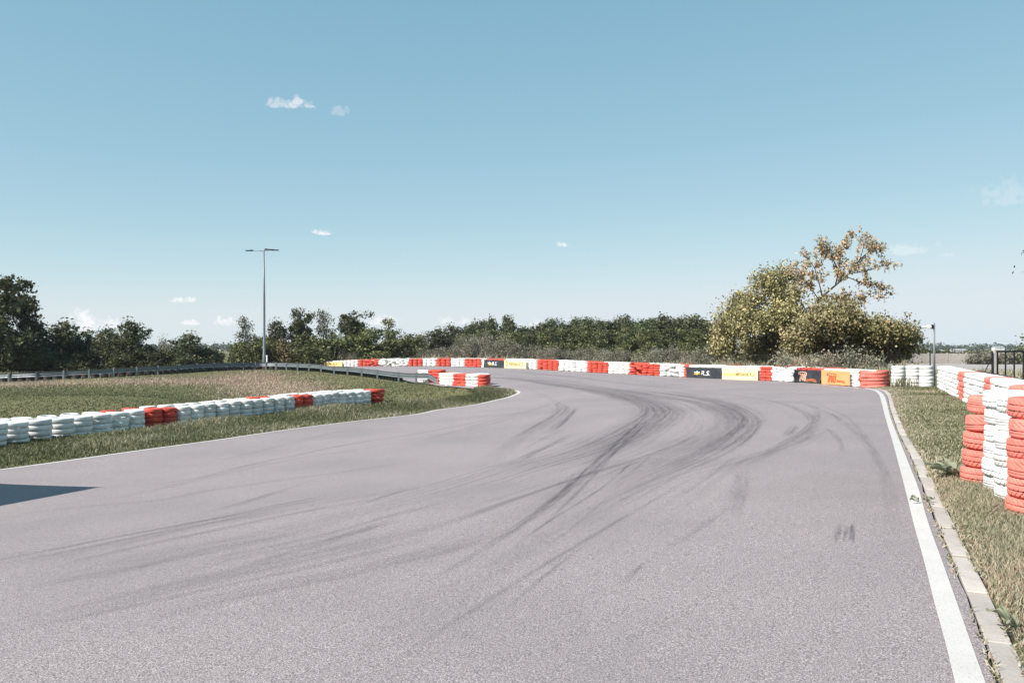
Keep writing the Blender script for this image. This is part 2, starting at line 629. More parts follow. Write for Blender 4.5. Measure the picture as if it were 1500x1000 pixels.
def pix(px, py):
    """the point of the ground seen at a photo pixel"""
    ts = np.concatenate([np.arange(2.5, 60, .25), np.arange(60, 200, 1.0)])
    k, s = (px - 750) / F, (py - HY) / F
    d = CH - s * ts - G(k * ts, ts)
    i = int(np.argmax(d < 0))
    if d[i] >= 0:
        i = len(ts) - 1
    a, b = ts[i - 1], ts[i]
    for _ in range(30):
        m = (a + b) / 2
        if CH - s * m - g1(k * m, m) > 0:
            a = m
        else:
            b = m
    return np.array([k * a, a, g1(k * a, a)])


def smooth_line(P, step):
    """Catmull-Rom through 2-D points, resampled evenly"""
    P = np.asarray(P, float)[:, :2]
    Q = np.vstack([2 * P[0] - P[1], P, 2 * P[-1] - P[-2]])
    out = []
    for i in range(1, len(Q) - 2):
        for t in np.linspace(0, 1, 24, endpoint=False):
            a, b, c, d = Q[i - 1], Q[i], Q[i + 1], Q[i + 2]
            out.append(.5 * ((2 * b) + (-a + c) * t + (2 * a - 5 * b + 4 * c - d) * t * t + (-a + 3 * b - 3 * c + d) * t ** 3))
    out.append(P[-1])
    out = np.array(out)
    L = np.concatenate([[0], np.cumsum(np.hypot(*np.diff(out, axis=0).T))])
    n = max(2, int(L[-1] / step) + 1)
    s = np.linspace(0, L[-1], n)
    return np.column_stack([np.interp(s, L, out[:, 0]), np.interp(s, L, out[:, 1])]), s


def normals(P):
    d = np.gradient(P, axis=0)
    d /= np.maximum(np.hypot(d[:, 0], d[:, 1]), 1e-9)[:, None]
    return np.column_stack([-d[:, 1], d[:, 0]])        # left of travel


def inside(poly, X, Y):
    c = np.zeros(X.shape, bool)
    x0, y0 = poly[-1]
    for x1, y1 in poly:
        hit = ((y1 > Y) != (y0 > Y)) & (X < (x0 - x1) * (Y - y1) / ((y0 - y1) if y0 != y1 else 1e-12) + x1)
        c ^= hit
        x0, y0 = x1, y1
    return c


def sheet(name, poly, dz, m, sp, kind='structure'):
    """a flat-lying area: outline plus inner points on the terrain"""
    poly = np.asarray(poly, float)
    n = len(poly)
    pts = [Vector((float(x), float(y))) for x, y in poly]
    lo, hi = poly.min(0), poly.max(0)
    gx, gy = np.meshgrid(np.arange(lo[0] + sp / 2, hi[0], sp), np.arange(lo[1] + sp / 2, hi[1], sp))
    gx, gy = gx.ravel(), gy.ravel()
    k = inside(poly, gx, gy)
    dmin = np.full(k.sum(), 1e9)
    for p in poly:
        dmin = np.minimum(dmin, np.hypot(gx[k] - p[0], gy[k] - p[1]))
    for x, y in zip(gx[k][dmin > sp * .3], gy[k][dmin > sp * .3]):
        pts.append(Vector((float(x), float(y))))
    r = geometry.delaunay_2d_cdt(pts, [(i, (i + 1) % n) for i in range(n)], [list(range(n))], 1, 1e-5)
    v2 = np.array([(p.x, p.y) for p in r[0]])
    z = G(v2[:, 0], v2[:, 1]) + dz
    f = [tuple(t) for t in r[2]]
    me = mesh(name, np.column_stack([v2, z]), f, (m,), True)
    o = obj(name, me)
    if kind:
        o['kind'] = kind
    return o


def ribbon(P, s, half0, half1, dz):
    nrm = normals(P)
    A = P + nrm * half0[:, None] if np.ndim(half0) else P + nrm * half0
    B = P + nrm * half1[:, None] if np.ndim(half1) else P + nrm * half1
    return A, B


# kerb side lines of the photo
KL = [(1266, 569.2), (1279, 571.4), (1288, 578), (1293.5, 590), (1300, 613), (1309, 641), (1321, 680), (1338, 738), (1345, 762), (1366, 826), (1384, 882), (1403, 940), (1421, 1000)]
# middle of white line from right edge/left edge pairs
LINE_IN = [(1262, 569.0), (1279, 571.6), (1287.5, 578), (1291.5, 590), (1296, 608), (1306, 641.6), (1319, 689.6), (1330, 733), (1337, 762), (1353.6, 822), (1368, 880), (1385, 942), (1399, 1000)]
LINE_OUT = [(1268, 568.6), (1284.5, 571.4), (1294, 578), (1299.0, 590), (1304, 610), (1318, 646), (1333.6, 685), (1345.6, 716), (1358, 760), (1377.6, 815), (1399, 875), (1421, 937.6), (1443.6, 1000)]
KERB_IN = [(1278, 569.0), (1292, 571.5), (1299, 579), (1302, 592), (1306, 606), (1314, 629.6), (1332, 665.6), (1345.6, 699), (1360, 737.6), (1371, 765), (1397, 829.6), (1421, 889.6), (1440, 940), (1463, 1000)]
lin = np.array([pix(*p)[:2] for p in LINE_IN])
lout = np.array([pix(*p)[:2] for p in LINE_OUT])
kin = np.array([pix(*p)[:2] for p in KERB_IN])


def extend_near(A):
    d = A[-1] - A[-2]
    d /= np.hypot(*d)
    return np.vstack([A, A[-1] + d * 3, A[-1] + d * 8])


lin, lout, kin = extend_near(lin), extend_near(lout), extend_near(kin)
kin_s, kin_L = smooth_line(kin, .25)          # from far to near
edge_pts = np.array([wp(*p)[:2] for p in EDGE_L])
d0 = edge_pts[0] - edge_pts[1]
d0 /= np.hypot(*d0)
edge_pts = np.vstack([edge_pts[0] + d0 * 14, edge_pts[0] + d0 * 6, edge_pts])
edge_s, _ = smooth_line(edge_pts, .3)
far_pts = np.array([wp(*p)[:2] for p in FAR_B])
mid_pts = np.array([wp(*p)[:2] for p in MID_B])
FAR_LEFT = np.array([[-24.5, 98.0], [-33, 93], [-41, 85], [-47, 77], [-56, 70]])

# ---- ground
def axis(lo, hi, f0, f1, st):
    a = list(np.arange(f0, f1 + st, st))
    s, x = st, a[-1]
    while x < hi:
        s *= 1.22
        x += s
        a.append(min(x, hi))
    s, x = st, a[0]
    while x > lo:
        s *= 1.22
        x -= s
        a.insert(0, max(x, lo))
    return np.array(a)


GX, GY = axis(-1380, 1380, -48, 30, .6), axis(-900, 1380, -6, 100, .6)
mx, my = np.meshgrid(GX, GY)
gz = G(mx, my)
bank = np.zeros_like(mx)
rail_w = np.array([wp(*p)[:2] for p in RAIL])
rs, _ = smooth_line(rail_w, 1.0)
rx, ry = mx.ravel(), my.ravel()
dr = np.full(rx.shape, 1e9)
for p in rs:
    dr = np.minimum(dr, np.hypot((rx - p[0]), (ry - p[1])))
dr = dr.reshape(mx.shape)
ax_ = mx / np.maximum(my, 1) * F + 750
bank = np.clip(1 - np.abs(dr - 6.5) / 6.5, 0, 1) * np.clip((570 - ax_) / 120, 0, 1) * (my > 25)
dry = np.clip((mx - 1) / 6, 0, 1) * .40 + .12 + .35 * (my > 100)
soil = np.zeros_like(mx)
road_poly = np.vstack([
    kin_s[::-1],
    far_pts[::-1] + np.array([.0, .25]), FAR_LEFT,
    np.array([[-52, 62]]), np.array([[-40, 68]]),
    np.array([[-30, 73], [-22, 80], [-15.5, 77], [-13.2, 70]]),
    mid_pts[::-1] + np.array([-.3, .0]),
    edge_s[::-1],
    np.array([[-16, -5]]),
])
on_road = inside(road_poly, rx, ry).reshape(mx.shape)
gz = gz - np.where(on_road, .12, .015) + np.where(on_road, 0, .0)
iy, ix = np.meshgrid(np.arange(len(GY) - 1), np.arange(len(GX) - 1), indexing='ij')
q = (iy * len(GX) + ix).ravel()
faces = np.column_stack([q, q + 1, q + 1 + len(GX), q + len(GX)])
ground = obj('ground', mesh('ground', np.column_stack([rx, ry, gz.ravel()]), faces, (M_GROUND,), True,
                            {'dry': dry.ravel(), 'red': bank.ravel(), 'soil': soil.ravel()}))
tag(ground, kind='structure')

# ---- road, lines, kerb
jag = np.interp(np.arange(len(kin_s)), np.arange(0, len(kin_s), 1), RNG.normal(0, .006, len(kin_s)))
rp = road_poly.copy()
rp[:len(kin_s)] += (normals(kin_s) * jag[:, None])[::-1]
road = sheet('road', rp, .0, M_ASPHALT, .55)


def strip(name, A, B, dz, m, kind='structure'):
    n = min(len(A), len(B))
    A, B = A[:n], B[:n]
    v = np.vstack([np.column_stack([A, G(A[:, 0], A[:, 1]) + dz]), np.column_stack([B, G(B[:, 0], B[:, 1]) + dz])])
    i = np.arange(n - 1)
    f = np.column_stack([i, i + 1, i + 1 + n, i + n])
    # face up
    p = v[f[0]]
    if np.cross(p[1] - p[0], p[2] - p[0])[2] < 0:
        f = f[:, ::-1]
    o = obj(name, mesh(name, v, f, (m,), True))
    o['kind'] = kind
    return o


la, sa = smooth_line(lin, .2)
lb, sb = smooth_line(lout, .2)
n = 220
pa = np.column_stack([np.interp(np.linspace(0, 1, n), sa / sa[-1], la[:, k]) for k in (0, 1)])
pb = np.column_stack([np.interp(np.linspace(0, 1, n), sb / sb[-1], lb[:, k]) for k in (0, 1)])
strip('edge_line', pa, pb, .005, M_LINE)
en = normals(edge_s)
strip('edge_line', edge_s - en * .05, edge_s - en * .19, .005, M_LINE)
# white paint at the foot of the far barrier
fs, _ = smooth_line(far_pts, .5)
fn = normals(fs)
strip('edge_line', fs + fn * -.02, fs + fn * -.20, .005, M_LINE)

kerb = empty('kerb')
tag(kerb, kind='structure')
kn = normals(kin_s)
side = 1.0 if np.dot(kn[len(kn) // 2], np.array([1.0, 0])) > 0 else -1.0
kerb_mesh_cache = {}
pos = .2
while pos < kin_L[-1] - 1.0:
    ca = np.array([np.interp(pos, kin_L, kin_s[:, k]) for k in (0, 1)])
    cb = np.array([np.interp(pos + .985, kin_L, kin_s[:, k]) for k in (0, 1)])
    d = cb - ca
    ln = np.hypot(*d)
    d /= ln
    nn_ = np.array([-d[1], d[0]]) * side
    c = (ca + cb) / 2 + nn_ * (.018 + .06)
    mb = MB()
    mb.box((0, 0, 0), (ln - .012, .12, .20), 0, .006)
    if 'k' not in kerb_mesh_cache:
        kerb_mesh_cache['k'] = mesh('kerb_stone', mb.v, mb.f, (M_CONC,))
    st = obj('kerb_stone', kerb_mesh_cache['k'], kerb, (c[0], c[1], g1(*c) - .10 + .001 + random.uniform(-.004, .004)),
             (random.uniform(-.012, .012), random.uniform(-.004, .004), math.atan2(d[1], d[0]) + random.uniform(-.006, .006)))
    pos += 1.0
# joint of soil between asphalt and kerb
strip('soil_joint', kin_s + kn * side * (-.02), kin_s + kn * side * .35, -.045, mat('dark_soil', None, (.05, .04, .032), .95))

# ---- tyre marks on the asphalt
def z8(p):
    return [(650 + x / 2.143, 540 + y / 2.143) for x, y in p]


def z7(p):
    return [(x / 3.333, 660 + y / 3.333) for x, y in p]


MARKS = [
    (z8([(-300, 470), (-120, 430), (0, 400), (150, 355), (300, 305), (430, 268), (520, 232), (600, 185), (655, 150), (668, 130), (640, 110), (560, 85), (450, 62), (330, 45), (200, 30), (60, 15)]), 1.5, .55),
    (z8([(150, 345), (300, 295), (430, 262), (530, 222), (610, 175), (650, 145), (640, 122), (580, 98), (480, 75), (380, 58)]), .6, .6),
    (z8([(300, 330), (430, 290), (540, 245), (640, 190), (700, 150), (690, 125), (630, 100), (520, 76), (400, 58), (250, 42)]), .8, .55),
    (z8([(440, 290), (560, 240), (670, 190), (735, 150), (720, 122), (650, 97), (540, 74), (400, 54)]), .5, .4),
    (z8([(-60, 680), (0, 645), (100, 580), (250, 480), (400, 360), (500, 272), (570, 208), (622, 160), (630, 145)]), .09, .75),
    (z8([(60, 620), (150, 555), (300, 455), (420, 360), (510, 285), (590, 215), (640, 165)]), .07, .6),
    (z8([(330, 415), (420, 348), (500, 280), (560, 225), (610, 178)]), .42, .5),
    (z8([(140, 540), (280, 480), (450, 405), (620, 335), (760, 278), (850, 230), (905, 185), (905, 152), (860, 122), (780, 97), (650, 75), (480, 55)]), 1.3, .42),
    (z8([(480, 400), (650, 325), (780, 272), (870, 225), (920, 180), (915, 150), (870, 120), (800, 98)]), .6, .55),
    (z8([(560, 370), (700, 310), (820, 255), (890, 210), (930, 172), (915, 142), (860, 112), (780, 92)]), .35, .45),
    (z8([(850, 262), (930, 225), (975, 185), (992, 160), (985, 145)]), .3, .5),
    (z8([(820, 250), (900, 205), (945, 165), (940, 140)]), .2, .5),
    (z8([(760, 360), (860, 325), (950, 290), (1050, 250), (1120, 215), (1165, 180), (1163, 155), (1120, 130), (1050, 106), (950, 88), (850, 78), (700, 68)]), .34, .42),
    (z8([(930, 305), (1040, 262), (1110, 228), (1160, 190)]), .6, .22),
    (z8([(130, 300), (230, 222), (300, 180), (350, 150), (378, 125), (360, 108)]), .5, .38),
    (z8([(210, 300), (310, 250), (360, 228), (398, 206)]), .22, .5),
    (z8([(320, 205), (370, 165), (412, 124)]), .3, .5),
    (z8([(345, 195), (390, 155), (418, 124)]), .14, .5),
    (z8([(1233, 552), (1242, 484)]), .055, 1.1),
    (z8([(1277, 552), (1286, 480)]), .05, .95),
    (z8([(1258, 545), (1266, 488)]), .04, .8),
    (z8([(1070, 212), (1102, 176)]), .16, .42),
    (z8([(1086, 212), (1112, 178)]), .1, .4),
    (z8([(905, 470), (930, 370), (940, 320)]), .22, .28),
    (z8([(1190, 180), (1235, 215), (1256, 270)]), .12, .3),
    (z8([(1120, 110), (1220, 145), (1300, 205), (1350, 265), (1385, 340), (1406, 440), (1410, 560)]), .16, .25),
    (z8([(1150, 100), (1260, 150), (1330, 220), (1370, 300)]), .12, .22),
    (z8([(220, 545), (360, 460), (500, 370), (600, 285)]), .05, .55),
    (z8([(555, 680), (640, 598)]), .06, .5),
    (z8([(660, 590), (800, 500), (900, 430)]), .1, .2),
    (z7([(-60, 345), (0, 330), (400, 275), (800, 240), (1000, 198), (1333, 150), (1700, 100), (2100, 40)]), .28, .34),
    (z7([(0, 300), (400, 250), (700, 205), (1333, 60), (1700, 0), (2050, -60)]), .3, .30),
    (z7([(-60, 590), (0, 575), (400, 490), (800, 405), (1333, 300), (1700, 235), (2200, 150)]), .35, .32),
    (z7([(-60, 880), (0, 862), (500, 752), (900, 650), (1333, 560), (1700, 475), (2200, 340)]), .42, .40),
    (z7([(0, 895), (500, 790), (1000, 680), (1500, 570), (2000, 450)]), .12, .32),
    (z7([(930, 320), (1150, 262), (1333, 205), (1500, 160)]), .06, .75),
    (z7([(980, 318), (1180, 262), (1333, 213), (1450, 182)]), .05, .55),
    (z7([(300, 640), (600, 560), (900, 480), (1333, 400), (1700, 310), (2050, 235)]), .6, .28),
    (z7([(0, 690), (500, 600), (1000, 500), (1500, 400)]), .2, .2),
    ([(60, 720), (260, 705), (357, 683), (446, 664), (515, 650), (600, 637), (680, 622), (740, 608)], .22, .38),
    ([(180, 700), (350, 668), (474, 637), (560, 620), (650, 605)], .3, .22),
    ([(520, 742), (560, 728), (600, 716)], .1, .4),
    ([(620, 645), (700, 622), (780, 600), (812, 588)], .2, .3),
    ([(720, 541), (800, 549), (900, 560), (1000, 570), (1060, 580)], .8, .26),
    ([(680, 544), (760, 551), (860, 563), (940, 577), (965, 592)], .7, .42),
    ([(740, 553), (840, 563), (920, 577), (945, 590)], .4, .45),
    ([(850, 566), (960, 575), (1050, 588), (1080, 603), (1060, 622)], .5, .4),
    ([(870, 572), (990, 585), (1050, 600), (1062, 615), (1040, 635), (980, 662), (880, 705), (780, 750)], .5, .32),
    ([(1110, 585), (1180, 592), (1197, 604), (1188, 622), (1140, 655), (1070, 700)], .2, .22),
    ([(700, 560), (780, 572), (815, 590), (800, 612), (760, 640)], .3, .18),
    ([(300, 920), (520, 850), (700, 780), (860, 715)], .5, .16),
    ([(480, 990), (650, 880), (800, 790), (940, 710), (1040, 655)], .35, .20),
]
mv, mf, muv, mdark, mwid, mseed = [], [], [], [], [], []
BASE = [(smooth_line(np.array([pix(*p)[:2] for p in pl]), .3), wd, dk) for pl, wd, dk in MARKS]
rgm = np.random.default_rng(19)
for src, cnt, sd in ((0, 24, .55), (7, 20, .55), (12, 7, .22), (4, 4, .3), (51, 5, .5), (50, 5, .5), (2, 6, .4), (32, 7, .4), (33, 8, .4), (37, 7, .5), (13, 3, .2), (14, 7, .3), (43, 8, .5), (42, 6, .4)):
    (Pb, sb), wd, dk = BASE[src]
    nb_ = normals(Pb)
    for k in range(cnt):
        a_ = rgm.uniform(-.15, .8)
        b_ = min(1.0, a_ + rgm.uniform(.25, .85))
        a_ = max(a_, 0)
        i0, i1 = int(a_ * (len(Pb) - 1)), int(b_ * (len(Pb) - 1))
        if i1 - i0 < 8:
            continue
        ofs = rgm.normal(0, sd) + rgm.normal(0, .25) * np.linspace(0, 1, i1 - i0 + 1)
        Q_ = Pb[i0:i1 + 1] + nb_[i0:i1 + 1] * ofs[:, None]
        w_ = rgm.choice([.03, .04, .055, .08, .12, .17])
        BASE.append(((Q_, sb[i0:i1 + 1] - sb[i0]), w_, rgm.uniform(.12, .44)))
        if rgm.random() < .35:      # the other wheel
            BASE.append(((Q_ + nb_[i0:i1 + 1] * rgm.uniform(.12, .25), sb[i0:i1 + 1] - sb[i0]), w_, rgm.uniform(.12, .36)))
for i, ((P, s), wd, dk) in enumerate(BASE):
    nr = normals(P)
    m_ = 5
    b0 = len(mv)
    tp = np.clip(np.minimum(s, s[-1] - s) / max(.22 * s[-1], .3), 0, 1)
    for k in range(m_):
        o_ = (k / (m_ - 1) - .5) * wd
        Q = P + nr * o_
        z = G(Q[:, 0], Q[:, 1]) + .0035 + .00004 * i
        for (x, y), zz, u, t in zip(Q, z, s, tp):
            mv.append((x, y, zz))
            muv.append((u, k / (m_ - 1)))
            mdark.append(dk * (t ** .8) * (.38 if i < 14 and wd > .3 else .50 if i < len(MARKS) and wd > .25 else .78))
            mwid.append(wd)
            mseed.append(i * .37)
    n = len(P)
    for k in range(m_ - 1):
        for j in range(n - 1):
            a = b0 + k * n + j
            mf.append((a, a + 1, a + n + 1, a + n))
o = obj('tyre_marks', mesh('tyre_marks', mv, np.array(mf), (M_RUBBER,), True, {'dark': mdark, 'wid': mwid, 'seed': mseed}, muv))
tag(o, kind='structure')

# pale concrete apron, service road far right
sheet('apron', [(20.8, 58), (33, 58), (52, 70), (80, 100), (52, 96), (40, 91), (31, 86), (27, 78)], .02, M_APRON, 3.0)

# ------------------------------------------------------------------ tyres
def tyre_profile(Rr, r, w, n_tread=3, sq=1.0):
    """half section from inner bead bottom round the tread to the inner bead top"""
    h = w / 2
    p = [(r, -h * .62), (r + .012, -h * .86), (r + .40 * (Rr - r), -h * 1.0), (Rr - .040 * Rr / .3, -h * .97), (Rr - .010 * Rr / .3 / sq, -h * .84 * sq)]
    for k in range(n_tread):
        t = sq * (-.70 + 1.40 * k / (n_tread - 1)) if n_tread > 1 else 0
        p.append((Rr - .006 * abs(t), h * t))
    p += [(Rr - .010 * Rr / .3 / sq, h * .84 * sq), (Rr - .040 * Rr / .3, h * .97), (r + .40 * (Rr - r), h * 1.0), (r + .012, h * .86), (r, h * .62)]
    return np.array(p)


def tyre_geo(Rr, w, seg, n_tread=3, squash=.02, seed=0, r=None, tread=None, sq=1.0):
    r = r or Rr * .60
    P = tyre_profile(Rr, r, w, n_tread, sq)
    k = len(P)
    th = np.linspace(0, 2 * math.pi, seg, endpoint=False)
    rg = np.random.default_rng(seed)
    ph = rg.uniform(0, 6.28, 4)
    am = rg.uniform(-1, 1, 4)
    bul = 1 + squash * (am[0] * np.cos(2 * th + ph[0]) + .5 * am[1] * np.cos(3 * th + ph[1]))
    zz = .35 * squash * (am[2] * np.cos(2 * th + ph[2]) + .5 * am[3] * np.cos(th + ph[3]))
    V = np.zeros((seg, k, 3))
    global LAST_GROOVE
    GRV = np.zeros((seg, k))
    for j, (rad, z) in enumerate(P):
        dep = np.zeros(seg)
        if tread is not None and 4 <= j <= k - 5:
            dep = tread(th, z / (w / 2), j)
            GRV[:, j] = dep > .004
        rr = (rad - dep) * (bul if rad > r * 1.1 else 1)
        V[:, j, 0] = rr * np.cos(th)
        V[:, j, 1] = rr * np.sin(th)
        V[:, j, 2] = z + zz * Rr
    i, j = np.meshgrid(np.arange(seg), np.arange(k - 1), indexing='ij')
    a = (i * k + j).ravel()
    b_ = (((i + 1) % seg) * k + j).ravel()
    f = np.column_stack([a, b_, b_ + 1, a + 1])
    # inside of the casing so the ring is closed
    i1 = np.arange(seg)
    f = np.vstack([f, np.column_stack([i1 * k + k - 1, ((i1 + 1) % seg) * k + k - 1, ((i1 + 1) % seg) * k, i1 * k])])
    LAST_GROOVE = GRV.ravel()
    return V.reshape(-1, 3), f


def tread_a(th, v, j):
    ph = (th * 34 / (2 * math.pi) + np.abs(v) * 1.3) % 1
    return np.where((ph < .22) & (np.abs(v) > .20), .011, 0) + (.010 if j in (11, 12, 21, 22) else 0)


def tread_b(th, v, j):
    ph = (th * 46 / (2 * math.pi) + v * .9) % 1
    return np.where((ph < .24) & (np.abs(v) > .36), .010, 0) + (.010 if j in (12, 16, 17, 21) else 0)


def tread_c(th, v, j):
    ph = (th * 26 / (2 * math.pi) + v * 2.2) % 1
    return np.where((ph < .22) & (v > .0), .014, 0) + (.010 if j in (8, 12, 13) else 0)


NEAR_M = {}
for cn, m_ in (('white', M_WHITE), ('red', M_REDN)):
    NEAR_M[cn] = []
    for k, td in enumerate((tread_a, tread_b, tread_c)):
        v, f = tyre_geo(.31, .184, 460, 25, .012, 30 + k, .19, td)
        NEAR_M[cn].append(mesh('tyre', v, f, (m_,), False, {'groove': LAST_GROOVE}))
        NEAR_M[cn][-1].polygons.foreach_set('use_smooth', np.ones(len(NEAR_M[cn][-1].polygons), dtype=bool))
ROW_M = {}
for cn, m_ in (('white', M_WHITE), ('red', M_RED)):
    ROW_M[cn] = [mesh('tyre', *tyre_geo(.268, .149, 32, 3, .03, 50 + k, sq=.94), (m_,), True) for k in range(5)]
WALL_M = {}
for cn, m_ in (('white', M_WHITE), ('red', M_REDN)):
    WALL_M[cn] = [mesh('tyre', *tyre_geo(.283, .143, 32, 3, .02, 70 + k), (m_,), True) for k in range(4)]

bulk_v, bulk_f, bulk_m = [], [], []
bulk_n = 0
FAR_G = [tyre_geo(1.0, .50, 20, 3, .03, 90 + k, sq=.84) for k in range(4)]


def bulk(x, y, z, rad, th, colr, tilt=(0, 0), rz=0.0):
    """a tyre too small in the photo to be an object of its own"""
    global bulk_n
    v, f = FAR_G[random.randrange(4)]
    s = np.array([rad, rad, th / .5])
    Mx = np.array(Matrix.Rotation(tilt[0], 3, 'X') @ Matrix.Rotation(tilt[1], 3, 'Y') @ Matrix.Rotation(rz, 3, 'Z'))
    bulk_v.append((v * s) @ Mx.T + np.array([x, y, z]))
    bulk_f.append(f + bulk_n)
    bulk_m.append(np.full(len(f), {'white': 0, 'red': 1, 'black': 2}[colr]))
    bulk_n += len(v)


def tyre(me, x, y, z, label, group, tilt=.02, sc=1.0):
    o = obj('tyre', me, None, (x, y, z), (random.gauss(0, tilt), random.gauss(0, tilt), random.uniform(0, 6.28)), (sc, sc, 1))
    return tag(o, label, 'tyre', group)


ORD = 'first second third fourth fifth sixth seventh eighth ninth tenth eleventh twelfth thirteenth fourteenth'.split()


def lvl(k, n):
    """k counted from the ground"""
    t = n - 1 - k
    if t == 0:
        return 'on top'
    if k == 0:
        return 'at the bottom'
    return {1: 'second from top', 2: 'third from top', 3: 'fourth from top', 4: 'fifth from top'}[t]


# ---- near stacks on the right verge
near = [  # x, y, colour, tyres, label of the stack
    (5.30, 9.55, 'red', 5, 'the far red stack of the close right wall'),
    (5.16, 8.93, 'white', 6, 'the farther white stack of the close right wall'),
    (4.95, 8.32, 'white', 6, 'the nearer white stack of the close right wall'),
    (4.69, 7.65, 'red', 6, 'the closest red stack at the right edge'),
]
for x, y, cn, nt, lab in near:
    z = g1(x, y) - .015
    dx = 0.0
    for k in range(nt):
        th = .172
        lean = -.055 + .018 * k if cn == 'red' and nt == 5 else random.uniform(-.018, .018)
        o = tyre(random.choice(NEAR_M[cn]), x + lean, y + random.uniform(-.02, .02), z + th * (k + .5) + (.02 if nt == 5 else 0) * k, f'{cn} tyre {lvl(k, nt)} of {lab}', 'tyres of the close right wall', .018)
# row behind (only its tops can be seen)
for k, (x, y, cn) in enumerate(((5.90, 9.75, 'red'), (5.78, 9.08, 'white'), (5.56, 8.45, 'red'), (5.3, 7.8, 'white'))):
    z = g1(x, y)
    for j in range(6):
        if j == 5 and k < 2:
            tyre(NEAR_M[cn][k % 3], x, y, z + .172 * 5.5, f'{cn} tyre on top of the rear row behind the close right wall', 'tyres of the close right wall', .012)
        else:
            bulk(x, y, z + .172 * (j + .5), .31, .18, cn)

# ---- long row in the infield, two deep
row_f, row_s = smooth_line([wp(*p)[:2] for p in ROW_L], .05)
dd = row_f[0] - row_f[3]
dd /= np.hypot(*dd)
row_f = np.vstack([row_f[0] + dd * 1.8, row_f])
row_s = np.concatenate([[0], np.cumsum(np.hypot(*np.diff(row_f, axis=0).T))])
rn = normals(row_f)                       # left of travel = away from the road
row_c = row_f + rn * .285
SPC = .545


def along(P, S, d):
    return np.array([np.interp(d, S, P[:, k]) for k in (0, 1)])


def row_place(i):
    if i == 0:
        return 'red end stack of the infield row'
    if i <= 7:
        a = ORD[i - 1]
        return f'{a} white stack from the red end of the infield row'
    if i in (8, 9):
        return ('farther' if i == 8 else 'nearer') + ' stack of the far red pair in the infield row'
    if i <= 19:
        if i - 9 <= 5:
            return f'{ORD[i - 10]} stack left of the far red pair in the infield row'
        return f'{ORD[19 - i]} stack right of the near red pair in the infield row'
    if i in (20, 21):
        return ('farther' if i == 20 else 'nearer') + ' stack of the near red pair in the infield row'
    return f'{ORD[i - 22]} stack left of the near red pair in the infield row'


LV = {3: 'on top', 2: 'second from top', 1: 'third from top', 0: 'at the bottom'}
ROW_PX = [558, 541, 531, 519, 506, 494, 482, 469.5, 456, 443, 430, 414, 398, 382, 365.5, 349, 331.5, 312.5, 294, 274, 252.5, 230.5, 206.5, 182, 157, 129.5, 101.5, 69.5, 36, 3, -33]
fpx = row_f[:, 0] / row_f[:, 1] * F + 750
row_d = np.interp(ROW_PX, fpx, row_s)
row_sp = np.abs(np.gradient(row_d))
row_sp = np.convolve(np.pad(row_sp, 2, 'edge'), np.ones(5) / 5, 'valid')
for i in range(31):
    c = along(row_c, row_s, row_d[i])
    cn = 'red' if i in (0, 8, 9, 20, 21) else 'white'
    z = g1(*c) - .03 + random.uniform(-.02, .02)
    sz_ = min(max(row_sp[i] / .545, .88), 1.32) * random.uniform(.99, 1.04)
    c = c + RNG.normal(0, .012, 2)
    for k in range(4):
        jit = .011 if i else .04
        tyre(random.choice(ROW_M[cn]), c[0] + random.gauss(0, jit), c[1] + random.gauss(0, jit), z + (.148 if i else .158) * (k + .5),
             f'{cn} tyre {LV[k]}, {row_place(i)}'.replace(' the infield row', ' infield row').replace('at the bottom', 'at bottom'), 'tyres of the long infield row', .02 if i else .05, sz_ * random.uniform(.985, 1.015) * (1.12 if i == 0 else 1))
row_b = row_f + rn * .80
for i in range(31):
    c = along(row_b, row_s, row_d[i] + .22)
    cn = 'red' if i in (0, 12, 13, 22, 23) else 'white'
    z = g1(*c) - .02
    for k in range(3):
        bulk(c[0], c[1], z + .148 * (k + .5), .275, .148, cn)
    tyre(random.choice(ROW_M[cn]), c[0] + random.gauss(0, .03), c[1] + random.gauss(0, .03), z + .148 * 3.5 + random.uniform(0, .03),
         f'top {cn} tyre of rear row behind {row_place(i).replace(" in the infield row", "").replace(" of the infield row", "").replace(" from the red end", " from the end")}', 'tyres of the long infield row', .03)

# ---- right wall: three stacks facing the bend, then a long run towards the camera
for i, (px, D) in enumerate(((1320.5, 35.6), (1342, 35.0), (1362, 34.4))):
    X = (px - 750) / F * D
    z = g1(X, D)
    for k in range(6):
        tyre(random.choice(WALL_M['white']), X + random.gauss(0, .008), D + .29 + random.gauss(0, .01), z + .142 * (k + .5),
             f'white tyre {lvl(k, 6)} of the {("left", "middle", "right")[i]} stack facing the bend below the camera post', 'white stacks facing the bend', .01, .97)
wall_a, wall_b = np.array([16.35, 33.6]), np.array([7.2, 11.0])
wd_ = (wall_b - wall_a)
wl = np.hypot(*wd_)
wd_ /= wl
wn = np.array([-wd_[1], wd_[0]])
if wn[0] < 0:
    wn = -wn
i = 0
red_i = []
wall = []
while i * .57 < wl - .5:
    c = wall_a + wd_ * i * .57 + wn * .29
    f_ = wall_a + wd_ * i * .57
    px = 750 + F * f_[0] / f_[1]
    cn = 'red' if 1402 <= px <= 1408.5 or 1438 <= px <= 1447 else 'white'
    wall.append((c, px, cn))
    i += 1
seen_red = {}
nw = 0
